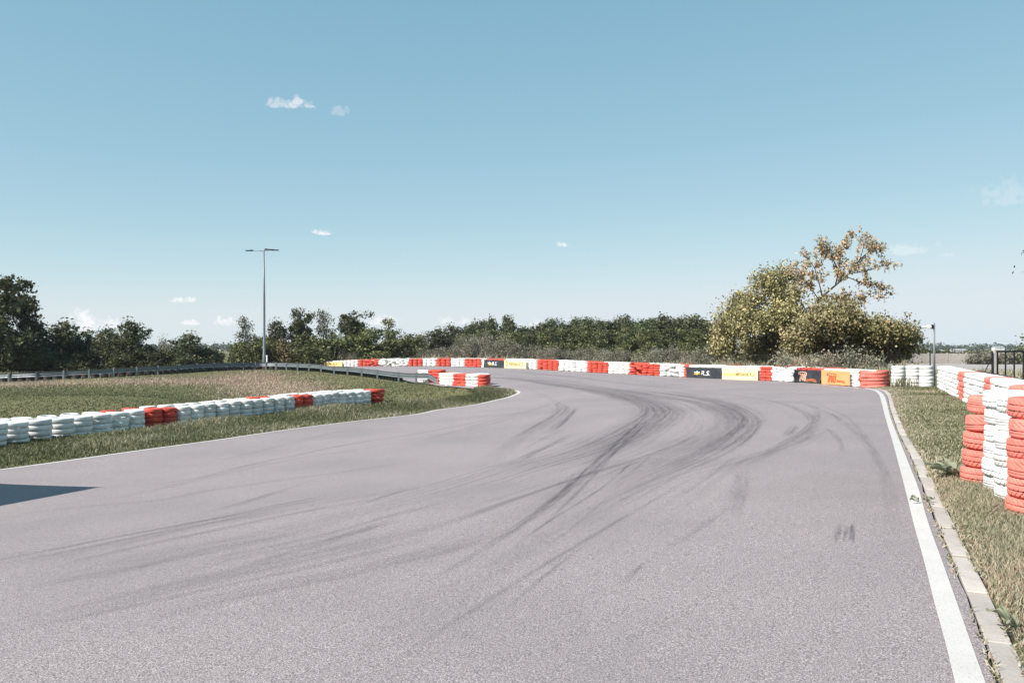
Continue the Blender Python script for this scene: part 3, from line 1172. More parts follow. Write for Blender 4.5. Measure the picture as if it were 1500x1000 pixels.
for c, px, cn in wall:
    z = g1(*c)
    solo = (cn == 'red') or (1447 < px < 1500)
    if cn == 'red':
        blk = 'far' if px < 1420 else 'near'
        seen_red[blk] = seen_red.get(blk, 0) + 1
        where = f'{("first", "second", "third")[seen_red[blk] - 1]} stack of the {blk} red stripe in the right wall'
    elif px > 1447:
        nw += 1
        where = f'{ORD[min(nw - 1, 13)]} stack before the near red stripe in the right wall'
    for k in range(6):
        x, y = c[0] + random.gauss(0, .012), c[1] + random.gauss(0, .012)
        if solo and k >= (0 if px < 1420 else 2):
            tyre(random.choice(WALL_M[cn]), x, y, z + .142 * (k + .5), f'{cn} tyre {lvl(k, 6)}, {where}', 'tyres of the right wall', .012)
        else:
            bulk(x, y, z + .142 * (k + .5), .29, .146, cn)
    c2 = c + wn * .58 + wd_ * .28
    if px > 1385:
        for k in range(5):
            bulk(c2[0], c2[1], z + .156 * (k + .5), .29, .150, 'black', (random.gauss(0, .03), random.gauss(0, .03)))

# ---- far barrier
blocks = [(434, 458, 'white', 5), (458, 502, 'white', 8), (502, 523, 'white', 4), (523, 552, 'red', 5), (552, 595, 'white', 7), (595, 616, 'red', 3), (616, 636, 'white', 3), (636, 657, 'red', 3), (657, 678, 'white', 3), (678, 702, 'red', 4),
          (702, 709, 'white', 1), (709, 739, 'red', 5), (739, 772, 'white', 6), (772, 784, 'white', 2), (784, 815, 'red', 4), (815, 857, 'white', 5), (857, 888, 'red', 4), (888, 920, 'white', 4), (920, 963, 'red', 5), (963, 1000, 'white', 4),
          (1000, 1006, 'red', 1), (1006, 1058, 'white', 6), (1058, 1111, 'white', 6), (1111, 1127, 'red', 2), (1127, 1164, 'white', 4), (1164, 1204, 'red', 5), (1204, 1246, 'white', 5), (1246, 1255, 'white', 1), (1255, 1272, 'red', 2)]
FBx = np.array([420, 470] + [p[0] for p in FAR_B])
FBd = np.array([104, 102] + [p[2] for p in FAR_B])


def far_at(px):
    D = float(np.interp(px, FBx, FBd))
    return np.array([(px - 750) / F * D, D])


def far_nrm(px):
    a, b = far_at(px - 8), far_at(px + 8)
    d = b - a
    d /= np.hypot(*d)
    return np.array([d[1] * -1, d[0]]) if d[0] * 1 > 0 and (-d[1]) * 0 + d[0] > 0 else np.array([-d[1], d[0]])


for (p0, p1, cn, ns) in blocks:
    for j in range(ns):
        # even spacing on the ground
        a, b = far_at(p0), far_at(p1)
        seg = np.hypot(*(b - a)) / ns
        t = (j + .5) / ns
        dpx = p0 + (p1 - p0) * t
        c = far_at(dpx)
        nr = far_nrm(dpx)
        rad = min(max(seg / 2 * .93, .27), .34)
        messy = 552 < dpx < 592 or 535 < dpx < 552 or 921 < dpx < 935 or 975 < dpx < 990
        z = g1(*(c + nr * rad))
        for k in range(5):
            jt = .09 if messy else .02
            q = c + nr * (rad + .02) + RNG.normal(0, jt, 2) * np.array([1, .6])
            if messy and k == 4 and j % 3 == 0:
                bulk(q[0], q[1] + .1, z + .64, rad * .95, .15, cn, (.45 + random.gauss(0, .12), random.gauss(0, .2)))
                continue
            bulk(q[0], q[1], z + .15 * (k + .5), rad, .15, cn, (random.gauss(0, .03 if not messy else .12), random.gauss(0, .03 if not messy else .12)))
        # rear row
        q = c + nr * (rad * 3.0)
        for k in range(5):
            cr = 'red' if (math.sin(dpx * .09) > .35) else 'white'
            bulk(q[0], q[1], z + .155 * (k + .5), rad, .152, cr, (random.gauss(0, .02), random.gauss(0, .02)))
# red end stacks of the far barrier are objects
for i, (px, D, r_) in enumerate(((1278, 37.6, .50), (1288.5, 36.9, .50))):
    X = (px - 750) / F * D
    z = g1(X, D)
    for k in range(5):
        tyre(random.choice(WALL_M['red']), X, D + .35, z + .146 * (k + .5), f'red tyre {lvl(k, 5)} of the {("inner", "outermost")[i]} red end stack of the far barrier', 'red end stacks of the far barrier', .03, 1.55 if i else 1.25)
# barrier going on to the left behind the guard rail
L_, S_ = smooth_line(np.vstack([far_at(434), FAR_LEFT]), .05)
for i in range(int(S_[-1] / .62)):
    c = along(L_, S_, i * .62)
    cn = 'red' if (i // 4) % 2 else 'white'
    for k in range(4):
        bulk(c[0], c[1], g1(*c) + .15 * (k + .5), .3, .15, cn)

# ---- mid barrier at the tip of the infield
mp, ms = smooth_line(mid_pts, .05)
mcol = ['red', 'white', 'white', 'red', 'red', 'white', 'white', 'red', 'red', 'white', 'white', 'white', 'red', 'red', 'white', 'white', 'red', 'red', 'white', 'white', 'white', 'white', 'white', 'white']
mnr = normals(mp)
for i in range(24):
    c = along(mp, ms, .25 + i * .64)
    nrm_ = np.array([np.interp(.25 + i * .64, ms, mnr[:, k]) for k in (0, 1)])
    if nrm_[1] < 0:
        nrm_ = -nrm_
    mpx = 750 + F * c[0] / c[1]
    cn = 'red' if mpx > 695 or 660 < mpx <= 677.5 or 626 < mpx <= 642 or 594 < mpx <= 610 or 572 < mpx <= 584 else 'white'
    z = g1(*c)
    mcol[i] = cn
    for k in range(4 if mpx > 640 else 5):
        if i == 0:
            tyre(ROW_M[cn][k], c[0] + .3, c[1] + .1, z + .15 * (k + .5), f'{cn} tyre {LV[k]} of the end stack at the grass tip', 'tyres of the barrier at the grass tip', .04, 1.12)
        elif i < 5:
            w_ = ('first white', 'second white', 'first red', 'second red')[i - 1]
            tyre(random.choice(ROW_M[cn]), c[0] + .27 + random.gauss(0, .02), c[1] + .12, z + .15 * (k + .5), f'{cn} tyre {LV[k]}, {w_} stack left of the end stack at grass tip', 'tyres of the barrier at the grass tip', .04, 1.1)
        else:
            bulk(c[0] + .27 + random.gauss(0, .02), c[1] + .12, z + .15 * (k + .5), .30, .15, cn, (random.gauss(0, .04), random.gauss(0, .04)))
    q = c + np.array([.83, .37])
    for k in range(4 if i > 1 else 0):
        bulk(q[0], q[1], z + .15 * (k + .5), .31, .15, mcol[max(i - 1, 0)])
full_rail = np.vstack([rail_w[0] + (rail_w[0] - rail_w[1]) * 3, rail_w[:24]])
# bare black tyres behind the guard rail; left run added in place of shade
rp_, rs_ = smooth_line(full_rail, .05)
for i in range(int(rs_[-1] / .62)):
    c = along(rp_, rs_, i * .62) + np.array([.15, .75])
    for k in range(2):
        bulk(c[0], c[1], g1(*c) + .15 * (k + .5), .29, .15, 'black', (random.gauss(0, .05), random.gauss(0, .05)))
o = obj('tyre_barrier', mesh('tyre_barrier', np.vstack(bulk_v), np.vstack(bulk_f), (M_WHITE, M_RED, M_BLACK), True, midx=np.concatenate(bulk_m)))
tag(o, 'far wall of stacked red, white and bare black tyres curving round the bend', 'tyres', kind='stuff')

# ------------------------------------------------------------------ banners on the far barrier
def text_mesh(s, size, shear=0.0, space=1.0):
    cu = bpy.data.curves.new('lettering', 'FONT')
    cu.body = s
    cu.size = size
    cu.shear = shear
    cu.space_character = space
    cu.align_x, cu.align_y = 'LEFT', 'BOTTOM_BASELINE'
    cu.offset = size * .015
    to = bpy.data.objects.new('lettering', cu)
    COL.objects.link(to)
    dg = bpy.context.evaluated_depsgraph_get()
    me = bpy.data.meshes.new_from_object(to.evaluated_get(dg))
    v = np.array([tuple(p.co) for p in me.vertices])
    f = [tuple(p.vertices) for p in me.polygons]
    bpy.data.objects.remove(to)
    bpy.data.curves.remove(cu)
    bpy.data.meshes.remove(me)
    return v[:, :2], f


def stroke(P, w, closed=True):
    """a flat outline of width w along 2-D points"""
    P = np.asarray(P, float)
    n = len(P)
    d = (np.roll(P, -1, 0) - np.roll(P, 1, 0)) if closed else np.gradient(P, axis=0)
    d /= np.maximum(np.hypot(d[:, 0], d[:, 1]), 1e-6)[:, None]
    nr = np.column_stack([-d[:, 1], d[:, 0]])
    v = np.vstack([P + nr * w / 2, P - nr * w / 2])
    f = [(i, (i + 1) % n, n + (i + 1) % n, n + i) for i in range(n if closed else n - 1)]
    return v, f


class Banner:
    def __init__(self, p0, p1, y0t, y0b, y1t, y1b, mt, label, wr, seed):
        a, b = far_at(p0), far_at(p1)
        nr = far_nrm((p0 + p1) / 2)
        a, b = a - nr * .05, b - nr * .05
        self.a, self.b = a, b
        self.L = np.hypot(*(b - a))
        z = lambda y, q: CH - (y - HY) / F * q[1]
        self.z = (z(y0b, a), z(y0t, a), z(y1b, b), z(y1t, b))
        self.H = ((self.z[1] - self.z[0]) + (self.z[3] - self.z[2])) / 2
        self.nr = -nr
        self.wr, self.seed = wr, seed
        nx, ny = 44, 16
        V, Fc = [], []
        for side_ in (0, 1):
            for j in range(ny + 1):
                for i in range(nx + 1):
                    V.append(self.at(i / nx, j / ny, -.006 * side_))
        n1 = (nx + 1) * (ny + 1)
        for j in range(ny):
            for i in range(nx):
                q = j * (nx + 1) + i
                Fc.append((q, q + 1, q + nx + 2, q + nx + 1))
                Fc.append((n1 + q + nx + 1, n1 + q + nx + 2, n1 + q + 1, n1 + q))
        rim = [i for i in range(nx + 1)] + [j * (nx + 1) + nx for j in range(1, ny + 1)] + [ny * (nx + 1) + i for i in range(nx - 1, -1, -1)] + [j * (nx + 1) for j in range(ny - 1, 0, -1)]
        for k in range(len(rim)):
            p, q = rim[k], rim[(k + 1) % len(rim)]
            Fc.append((p, n1 + p, n1 + q, q))
        self.o = obj('banner', mesh('banner', V, Fc, (mt,), True))
        tag(self.o, label, 'banner', 'sponsor banners on the far barrier')

    def at(self, u, v, off=0.0):
        w = self.wr
        s = self.seed
        d = w * (math.sin(5 * u * 3.1 + 4 * v + s) * .5 + math.sin(11 * u - 6 * v + 2 * s) * .35 + math.sin(23 * u + 9 * v + s * 3) * .18) * (.35 + .65 * math.sin(math.pi * min(max(v, 0), 1)))
        sag = -.018 * w / .02 * (math.sin(u * 18 + s) * .5 + .5) * (1 if v < .5 else .35)
        x, y = self.a + (self.b - self.a) * u + self.nr * (d + off)
        zb = self.z[0] + (self.z[2] - self.z[0]) * u
        zt = self.z[1] + (self.z[3] - self.z[1]) * u
        return (x, y, zb + (zt - zb) * v + sag)

    def put(self, name, v, f, mt, u0, v0, sx, sy, lab=None):
        """2-D shape placed with its origin at (u0, v0); sx, sy in fractions of the banner"""
        V = [self.at(u0 + p[0] * sx, v0 + p[1] * sy, .012) for p in v]
        o = obj(name, mesh(name, V, f, (mt,)), self.o)
        if lab:
            o['label'] = lab
        return o

    def text(self, s, mt, u0, v0, wu, hv, shear=0.0, name='lettering', lab=None):
        v, f = text_mesh(s, 1.0, shear)
        v = v - v.min(0)
        v = v / v.max(0)
        return self.put(name, v, f, mt, u0, v0, wu, hv, lab)


def rs_logo(B, u0, v0, wu, hv):
    # striped lozenge emblem: three slanted bars, gold below, white above
    def par(x0, y0, x1, y1, sk):
        return [(x0 + sk, y0), (x1 + sk, y0), (x1 + sk * .2 + .1, y1), (x0 + sk * .2 + .1, y1)]
    o1, f = [(0, .62), (.55, .62), (.42, .82), (.95, .82), (.80, 1.0), (.30, 1.0), (.42, .80), (.05, .80)], [(0, 1, 2, 7), (7, 2, 6), (2, 3, 4, 6), (6, 4, 5)]
    B.put('emblem', [(0, .74), (.36, .74), (.5, 1.0), (.62, .74), (1.0, .74), (.9, .55), (.1, .55)], [(0, 1, 6), (1, 3, 5, 6), (3, 4, 5), (1, 2, 3)], P_WHITE, u0, v0, wu, hv)
    B.put('emblem', [(.1, .42), (.9, .42), (1.0, .22), (.62, .22), (.5, 0), (.36, .22), (0, .22)], [(0, 6, 5), (0, 5, 3, 1), (3, 2, 1), (5, 4, 3)], P_GOLD, u0, v0, wu, hv)
    B.put('emblem', [(.3, .57), (.7, .57), (.7, .40), (.3, .40)], [(0, 1, 2, 3)], P_GOLD, u0, v0, wu, hv)


def tm_logo(B, u0, v0, wu, hv, m_line, m_fill=None):
    # rounded double-arched letter pair drawn as an outline
    def arc(cx, cy, r, a0, a1, n=7):
        return [(cx + r * math.cos(R(a0 + (a1 - a0) * k / n)), cy + r * math.sin(R(a0 + (a1 - a0) * k / n))) for k in range(n + 1)]
    P = [(.00, .86), (.03, .97), (.10, 1.0), (.50, 1.0)] + arc(.58, .93, .075, 150, 40, 4) + [(.68, .985)] + arc(.86, .84, .14, 95, 0, 6) + [(1.0, .5), (.98, .06), (.93, .0), (.84, .04)] + \
        [(.84, .5)] + [(.86, .74), (.80, .82), (.72, .74), (.70, .5), (.68, .06), (.63, .0), (.55, .04)] + [(.55, .5), (.58, .74), (.52, .80), (.45, .74), (.40, .45), (.33, .06), (.27, .0), (.19, .04)] + \
        [(.24, .45), (.32, .80), (.10, .80), (.03, .76)]
    P = [(x + .10 * (y - .5), y) for x, y in P]
    v, f = stroke(P, .085)
    B.put('emblem', v, f, m_line, u0, v0, wu, hv)


B1 = Banner(709.5, 738.5, 526.5, 538.2, 527.5, 538.6, V_BLACK, 'smaller black vinyl banner with white lettering beside the diamond banner', .045, 1.3)
rs_logo(B1, .22, .30, .19, .50)
B1.text('R.S.', P_WHITE, .42, .34, .26, .42, .25)
B2 = Banner(739.2, 771.5, 526.8, 538.8, 528.5, 540.0, V_YEL, 'pale yellow banner with brown diamond emblem and capital letters', .008, 2.1)
v, f = stroke([(.5, 0), (1, .5), (.5, 1), (0, .5)], .22)
B2.put('emblem', v, f, P_BROWN, .075, .22, .10, .66)
B2.text('RENAULT', P_OCHRE, .25, .33, .62, .40)
B3 = Banner(1006, 1058, 537.6, 552.8, 538.6, 555.0, V_BLACK, 'larger black wrinkled banner with white slanted lettering in the barrier', .040, 3.7)
rs_logo(B3, .235, .30, .18, .40)
B3.text('R.S.', P_WHITE, .44, .32, .235, .38, .25)
B4 = Banner(1058.6, 1111, 539.2, 555.4, 538.9, 557.2, V_YEL, 'cream yellow banner with thin ochre lettering right of the black banner', .008, .4)
B4.text('Renault', P_GOLD, .05, .36, .33, .24)
B4.text('MEGANE R.S.', P_OCHRE, .40, .34, .53, .28)
B5 = Banner(1164.5, 1203.5, 541.4, 559.3, 542.2, 562.0, V_BLACK, 'black creased banner with orange outlined logo next to the orange banner', .050, 5.2)
tm_logo(B5, .17, .18, .30, .66, P_PEACH)
B5.text('EINHOLD', P_ORANGE, .49, .16, .37, .20)
B6 = Banner(1204.6, 1246, 541.4, 562.2, 543.6, 565.0, V_ORANGE, 'bright orange banner with dark orange outlined logo', .012, 6.1)
tm_logo(B6, .20, .16, .32, .62, P_DEEP)
B6.text('EINHOLD', P_DEEP, .56, .18, .28, .18)
B7 = Banner(458, 502, 531.2, 536.5, 529.2, 536.5, V_GOLD, 'deep yellow banner half hidden behind the guard rail at the barrier\'s far left', .01, 4.4)
B7.text('RENAULT', P_OCHRE, .30, .30, .55, .40)

# ------------------------------------------------------------------ guard rail
gr = empty('guard_rail', (*rail_w[12], g1(*rail_w[12])))
tag(gr, 'long grey galvanised guard rail curving along the far side of the infield', 'guard rail')
inv = np.array([rail_w[12][0], rail_w[12][1], g1(*rail_w[12])])
full = np.vstack([rail_w[0] + (rail_w[0] - rail_w[1]) * 3, rail_w])
P, s = smooth_line(full, .5)
z = G(P[:, 0], P[:, 1]) + .47
endp = np.array([wp(*p) for p in ((628, 559.0, 49.3), (645, 562.8, 46.8))])
# tail runs down into the grass
P = np.vstack([P, endp[:, :2]])
z = np.concatenate([z, [g1(*endp[0, :2]) + .42, g1(*endp[1, :2]) + .05]])
nr = normals(P)
nr = np.where((nr[:, 1] > 0)[:, None], -nr, nr)       # towards the infield
prof = [(-.155, 0), (-.12, .0), (-.085, .06), (-.045, .06), (-.012, .0), (.012, .0), (.045, .06), (.085, .06), (.12, 0), (.155, 0)]
pv, pf = [], []
for side_ in (0, .012):
    for k, (h, o_) in enumerate(prof):
        Q = P + nr * (-o_ + .03 + side_ * -1)
        for (x, y), zz in zip(Q, z):
            pv.append((x - inv[0], y - inv[1], zz + h - inv[2]))
n, m_ = len(P), len(prof)
for side_ in (0, 1):
    for k in range(m_ - 1):
        for i in range(n - 1):
            a = side_ * n * m_ + k * n + i
            pf.append((a, a + 1, a + n + 1, a + n))
obj('rail_beam', mesh('rail_beam', pv, np.array(pf), (M_GALV,), False), gr)
mb = MB()
mb.box((0, 0, 0), (.12, .075, .80), 0, .004)
mb.box((0, .055, .13), (.10, .035, .22))
pm = mesh('post', mb.v, mb.f, (M_GALV,))
for i, p in enumerate(np.vstack([full[:3], rail_w[1:]])):
    obj('post', pm, gr, (p[0] - inv[0], p[1] - .06 - inv[1], g1(*p) + .26 - inv[2]), (0, 0, 0))

# ------------------------------------------------------------------ lamp post and other posts
lx, ly, lz = wp(387, 541, 82)
lz = g1(lx, ly)
lamp = empty('lamp_post', (lx, ly, lz))
tag(lamp, 'tall grey lamp post with three flat dark lamp heads behind the guard rail', 'lamp post')
HT = CH - (366.8 - HY) / F * ly - lz
mb = MB()
mb.tube([(0, 0, 0), (0, 0, 1.4), (0, 0, 1.45), (0, 0, HT * .6), (-.04, 0, HT)], [.15, .145, .125, .10, .065], 12)
mb.build('pole', M_POLE, lamp, True)
mb = MB()
mb.tube([(-.04, 0, HT - .05), (-.95, 0, HT - .02)], .03, 6)
mb.tube([(-.04, 0, HT - .05), (.12, .1, HT + .10)], .03, 6)
mb.tube([(-.04, 0, HT - .05), (.75, -.25, HT + .0)], .03, 6)
mb.build('arm', M_POLE, lamp, True)
for x, y, zz in ((-1.38, 0, HT - .02), (.38, .1, HT + .09), (1.08, -.25, HT + .0)):
    mb = MB()
    mb.box((x, y, zz), (.68, .36, .075), 0, .02)
    mb.box((x + (.2 if x < 0 else -.2), y, zz + .055), (.24, .22, .05), 0, .01)
    mb.build('lamp_head', M_DARKMETAL, lamp)

cx, cy = (1368.5 - 750) / F * 37.5, 37.5
cz = g1(cx, cy)
cp = empty('camera_post', (cx, cy, cz))
tag(cp, 'slim grey post carrying a white camera behind the white tyre stacks', 'camera post')
HT2 = CH - (473 - HY) / F * cy - cz
mb = MB()
mb.tube([(0, 0, 0), (0, 0, HT2)], [.050, .036], 10)
mb.build('pole', M_POLE, cp, True)
mb = MB()
mb.box((-.10, 0, HT2 - .16), (.10, .10, .18))
mb.build('bracket', M_DARKMETAL, cp)
mb = MB()
mb.box((-.24, 0, HT2 - .15), (.18, .14, .13), 0, .02)
mb.tube([(-.33, 0, HT2 - .16), (-.58, -.03, HT2 - .20)], [.05, .035], 10)
mb.build('camera_housing', M_LAMPW, cp)
mb = MB()
mb.tube([(-.575, -.03, HT2 - .20), (-.62, -.035, HT2 - .205)], [.036, .036], 10)
mb.build('lens', M_DARKMETAL, cp)

mx_, my_ = (391 - 750) / F * 84, 84
mb = MB()
mb.tube([(0, 0, 0), (0, 0, 1.35)], .06, 8)
mb.box((0, 0, 1.4), (.16, .10, .12), 0, .02)
tag(mb.build('marker_post', M_LAMPW, None, True, (mx_, my_, g1(mx_, my_))), 'short pale marker post beside the foot of the lamp post', 'marker post')

# wire fence behind the far barrier
fx = [(1034, 52.5, 527), (1103, 48, 522), (1171.8, 44.5, 520), (1213.5, 42.6, 518), (1263.7, 40.6, 517), (1317, 38.8, 517), (1386.8, 40.5, 516)]
FP = [np.array([(p - 750) / F * D, D + 1.6]) for p, D, t in fx]
fe = empty('wire_fence', (*FP[3], g1(*FP[3])))
tag(fe, 'wire fence on thin dark posts between the far barrier and the big bush', 'fence')
f0 = np.array([*FP[3], g1(*FP[3])])
mb = MB()
mb.tube([(0, 0, 0), (0, 0, 1.42)], .028, 7)
mb.box((0, 0, 1.43), (.065, .065, .02))
fpm = mesh('fence_post', mb.v, mb.f, (M_FENCEPOST,), True)
for p in FP:
    obj('fence_post', fpm, fe, (p[0] - f0[0], p[1] - f0[1], g1(*p) - f0[2]))
for h in (.12, .55, .95, 1.36):
    mb = MB()
    mb.tube([(p[0] - f0[0], p[1] - f0[1] - .03, g1(*p) + h - f0[2]) for p in FP], .0035, 4)
    mb.build('wire', M_WIRE, fe)
mv, mf = [], []
for a, b in zip(FP[:-1], FP[1:]):
    ln = np.hypot(*(b - a))
    za, zb = g1(*a), g1(*b)
    for dirn in (1, -1):
        for t in np.arange(-1.24, ln, .12):
            t0, t1 = max(t, 0), min(t + 1.24, ln)
            if t1 - t0 < .02:
                continue
            h0, h1 = .12 + (t0 - t), .12 + (t1 - t)
            if dirn < 0:
                h0, h1 = 1.48 - h0, 1.48 - h1
            q0, q1 = a + (b - a) * t0 / ln, a + (b - a) * t1 / ln
            k = len(mv)
            w_ = .0016
            for q_, h_, zq in ((q0, h0, za + (zb - za) * t0 / ln), (q1, h1, za + (zb - za) * t1 / ln)):
                mv += [(q_[0] - f0[0], q_[1] - f0[1] - w_, zq + h_ - f0[2] - w_), (q_[0] - f0[0], q_[1] - f0[1] + w_, zq + h_ - f0[2] - w_), (q_[0] - f0[0], q_[1] - f0[1], zq + h_ - f0[2] + w_)]
            mf += [(k, k + 1, k + 4, k + 3), (k + 1, k + 2, k + 5, k + 4), (k + 2, k, k + 3, k + 5)]
tag(obj('wire_mesh', mesh('wire_mesh', mv, np.array(mf), (M_WIRE,)), fe), kind='stuff')

# sliding gate at the right edge
GD = 27.0
gx0 = (1461 - 750) / F * GD
gz0 = g1(gx0, GD)
gate = empty('sliding_gate', (gx0, GD, gz0))
tag(gate, 'black steel bar gate behind the right tyre wall at the picture edge', 'gate')
top = CH - (514.5 - HY) / F * GD - gz0
for px in (1461, 1473, 1485.7, 1499, 1512, 1525, 1538):
    mb = MB()
    mb.box(((px - 1461) / F * GD, 0, top / 2 + .03), (.032 if px != 1461 else .045, .04, top - .06), 0, .004)
    mb.build('bar', M_GATE, gate)
for zc in (top, .12):
    mb = MB()
    mb.box((.82, 0, zc), (1.74, .055, .06), 0, .004)
    mb.build('frame_rail', M_GATE, gate)
bx = (1457.8 - 750) / F * GD
mb = MB()
mb.box((0, 0, (top + .06) / 2), (.055, .09, top + .06), 0, .004)
tag(mb.build('gate_post', M_BEIGE, None, False, (bx, GD + .02, gz0)), 'beige gate post between the black gate and the braced fence post', 'gate post')
bp = empty('braced_fence_post', (bx - .09, GD, gz0))
tag(bp, 'thin black fence post with a slanting brace left of the black gate', 'fence post')
mb = MB()
mb.box((0, 0, top / 2), (.035, .05, top), 0, .004)
mb.build('post', M_GATE, bp)
mb = MB()
mb.tube([(-.02, 0, top - .2), (-.34, -.03, .62), (-.66, -.06, 0)], .014, 6)
mb.build('brace', M_GATE, bp)

# grey panel fence beyond the apron, hedge, far sheds
pf_root = empty('panel_fence', (55, 95, 0))
tag(pf_root, 'low pale grey panel fence on the far side of the concrete apron', 'fence')
pmesh_b = MB()
pmesh_b.box((0, 0, .55), (1.93, .06, 1.05), 0, .01)
pmesh = mesh('panel', pmesh_b.v, pmesh_b.f, (M_CONC,))
pb2 = MB()
pb2.box((0, 0, .58), (.12, .12, 1.16), 0, .015)
pmesh2 = mesh('post', pb2.v, pb2.f, (M_CONC,))
for i in range(14):
    x = 43.2 + i * 2.06 - 55
    zg = g1(x + 55, 95)
    if i < 13:
        obj('panel', pmesh, pf_root, (x + 1.03, 0, zg))
    obj('post', pmesh2, pf_root, (x, 0, zg))

M_SHED = mat('white_sheet_cladding', None, (.62, .63, .62), .6)
M_SHEDR = mat('grey_shed_roof', None, (.30, .31, .32), .6)


def shed(px, D, w, h, lab):
    r_ = empty('shed', ((px - 750) / F * D, D, 0))
    tag(r_, lab, 'shed')
    a = MB()
    a.box((0, 0, h / 2), (w, 6, h))
    a.build('wall', M_SHED, r_)
    b = MB()
    b.add([(-w / 2 - .2, -3.3, h), (w / 2 + .2, -3.3, h), (w / 2 + .2, 3.3, h), (-w / 2 - .2, 3.3, h), (-w / 2 - .2, 0, h + 1.1), (w / 2 + .2, 0, h + 1.1)],
          [(0, 1, 5, 4), (2, 3, 4, 5), (1, 2, 5), (3, 0, 4), (3, 2, 1, 0)])
    b.build('roof', M_SHEDR, r_)


shed(1399, 560, 4.5, 1.0, 'left of the two tiny white sheds far off by the distant wood')
shed(1410, 560, 4, .9, 'right of the two tiny white sheds far off by the distant wood')
shed(1462, 820, 9, 3.6, 'distant white shed among far trees over the gate')

# ------------------------------------------------------------------ canopy tent added out of view to cast the dark shadow on the left
M_OCCLUDER = mat('occluder_cloth', None, (.70, .70, .70), .8)
tip = pix(147, 713)
low = pix(-20, 745)
upl = pix(-20, 709)
hh = 2.45
off = SUN_DIR.xy * hh / math.tan(R(SUN_EL))


def up(p):
    return np.array([p[0] + off[0], p[1] + off[1], p[2] + hh])


Cc, Cl, Cu = up(tip), up(low), up(upl)
e1 = Cl - Cc
e1 /= np.linalg.norm(e1)
e2 = Cu - Cc
e2 /= np.linalg.norm(e2)
A_, B_, C_ = Cc, Cc + e1 * 4.2, Cc + e2 * 5.5
D_ = B_ + (C_ - A_)
for q_ in (A_, B_, C_, D_):
    q_[2] = Cc[2]
ctr = (A_ + D_) / 2
occluder = empty('shadow_canopy', (ctr[0], ctr[1], g1(ctr[0], ctr[1])))
tag(occluder, 'made-up white canopy tent standing outside the left edge, its roof shading the road', 'occluder')
o0 = np.array([ctr[0], ctr[1], g1(ctr[0], ctr[1])])
mb = MB()
v_ = [A_ - o0, B_ - o0, D_ - o0, C_ - o0, ctr - o0 + np.array([0, 0, .55])]
v2_ = [p - np.array([0, 0, .03]) for p in v_]
mb.add(v_ + v2_, [(0, 1, 4), (1, 2, 4), (2, 3, 4), (3, 0, 4), (6, 5, 9), (7, 6, 9), (8, 7, 9), (5, 8, 9), (0, 5, 6, 1), (1, 6, 7, 2), (2, 7, 8, 3), (3, 8, 5, 0)])
mb.build('roof', M_OCCLUDER, occluder)
for p in (A_, B_, C_, D_):
    q_ = p + (ctr - p) * .03
    mb = MB()
    mb.tube([(q_[0] - o0[0], q_[1] - o0[1], g1(q_[0], q_[1]) - o0[2]), (q_[0] - o0[0], q_[1] - o0[1], p[2] - o0[2] + .1)], .025, 6)
    mb.build('leg', M_POLE, occluder)

for a_, b_ in ((A_, B_), (A_, C_), (C_, D_)):  # walls added to block sky light and deepen the cast shadow
    pa_, pb_ = a_ + (ctr - a_) * .035, b_ + (ctr - b_) * .035
    mb = MB()
    v_ = []
    for i in range(13):
        q_ = pa_ + (pb_ - pa_) * i / 12
        w_ = .03 * math.sin(i * 1.9)
        v_ += [(q_[0] - o0[0] + w_, q_[1] - o0[1] + w_, g1(q_[0], q_[1]) - o0[2] + .03), (q_[0] - o0[0], q_[1] - o0[1], Cc[2] - o0[2] - .02)]
    mb.add(v_, [(2 * i, 2 * i + 2, 2 * i + 3, 2 * i + 1) for i in range(12)])
    mb.build('shade_wall', M_OCCLUDER, occluder)

# ------------------------------------------------------------------ grass
def blades(name, X, Y, hgt, wid, tint, seed, bend=.5, dz=-.01):
    rg = np.random.default_rng(seed)
    n = len(X)
    az = rg.uniform(0, 2 * math.pi, n)
    ln = rg.uniform(.15, bend, n) * hgt
    Z = G(X, Y) + dz
    dx, dy = np.cos(az), np.sin(az)
    wa = rg.uniform(0, 2 * math.pi, n)
    wx, wy = np.cos(wa) * wid / 2, np.sin(wa) * wid / 2
    V = np.zeros((n, 5, 3))
    V[:, 0] = np.column_stack([X - wx, Y - wy, Z])
    V[:, 1] = np.column_stack([X + wx, Y + wy, Z])
    mX, mY = X + dx * ln * .35, Y + dy * ln * .35
    V[:, 2] = np.column_stack([mX + wx * .8, mY + wy * .8, Z + hgt * .6])
    V[:, 3] = np.column_stack([mX - wx * .8, mY - wy * .8, Z + hgt * .6])
    V[:, 4] = np.column_stack([X + dx * ln, Y + dy * ln, Z + hgt * rg.uniform(.75, 1.0, n)])
    i = np.arange(n) * 5
    T = np.vstack([np.column_stack([i, i + 1, i + 2]), np.column_stack([i, i + 2, i + 3]), np.column_stack([i + 3, i + 2, i + 4])])
    o = obj(name, mesh(name, V.reshape(-1, 3), T, (M_BLADE,), False, {'tint': np.repeat(tint, 5)}))
    return o


def patch_noise(X, Y, sc, seed):
    rg = np.random.default_rng(seed)
    out = np.zeros_like(X)
    for k in range(9):
        a = rg.uniform(0, 6.28)
        fq = sc * rg.uniform(.5, 2.4)
        out += np.sin((X * math.cos(a) + Y * math.sin(a)) * fq + rg.uniform(0, 6.28))
    return out / 3.0


# right verge: between the kerb and the wall
kside = kin_s + kn * side * .145
ky, kxv = kside[::-1, 1], kside[::-1, 0]
okk = np.argsort(ky)


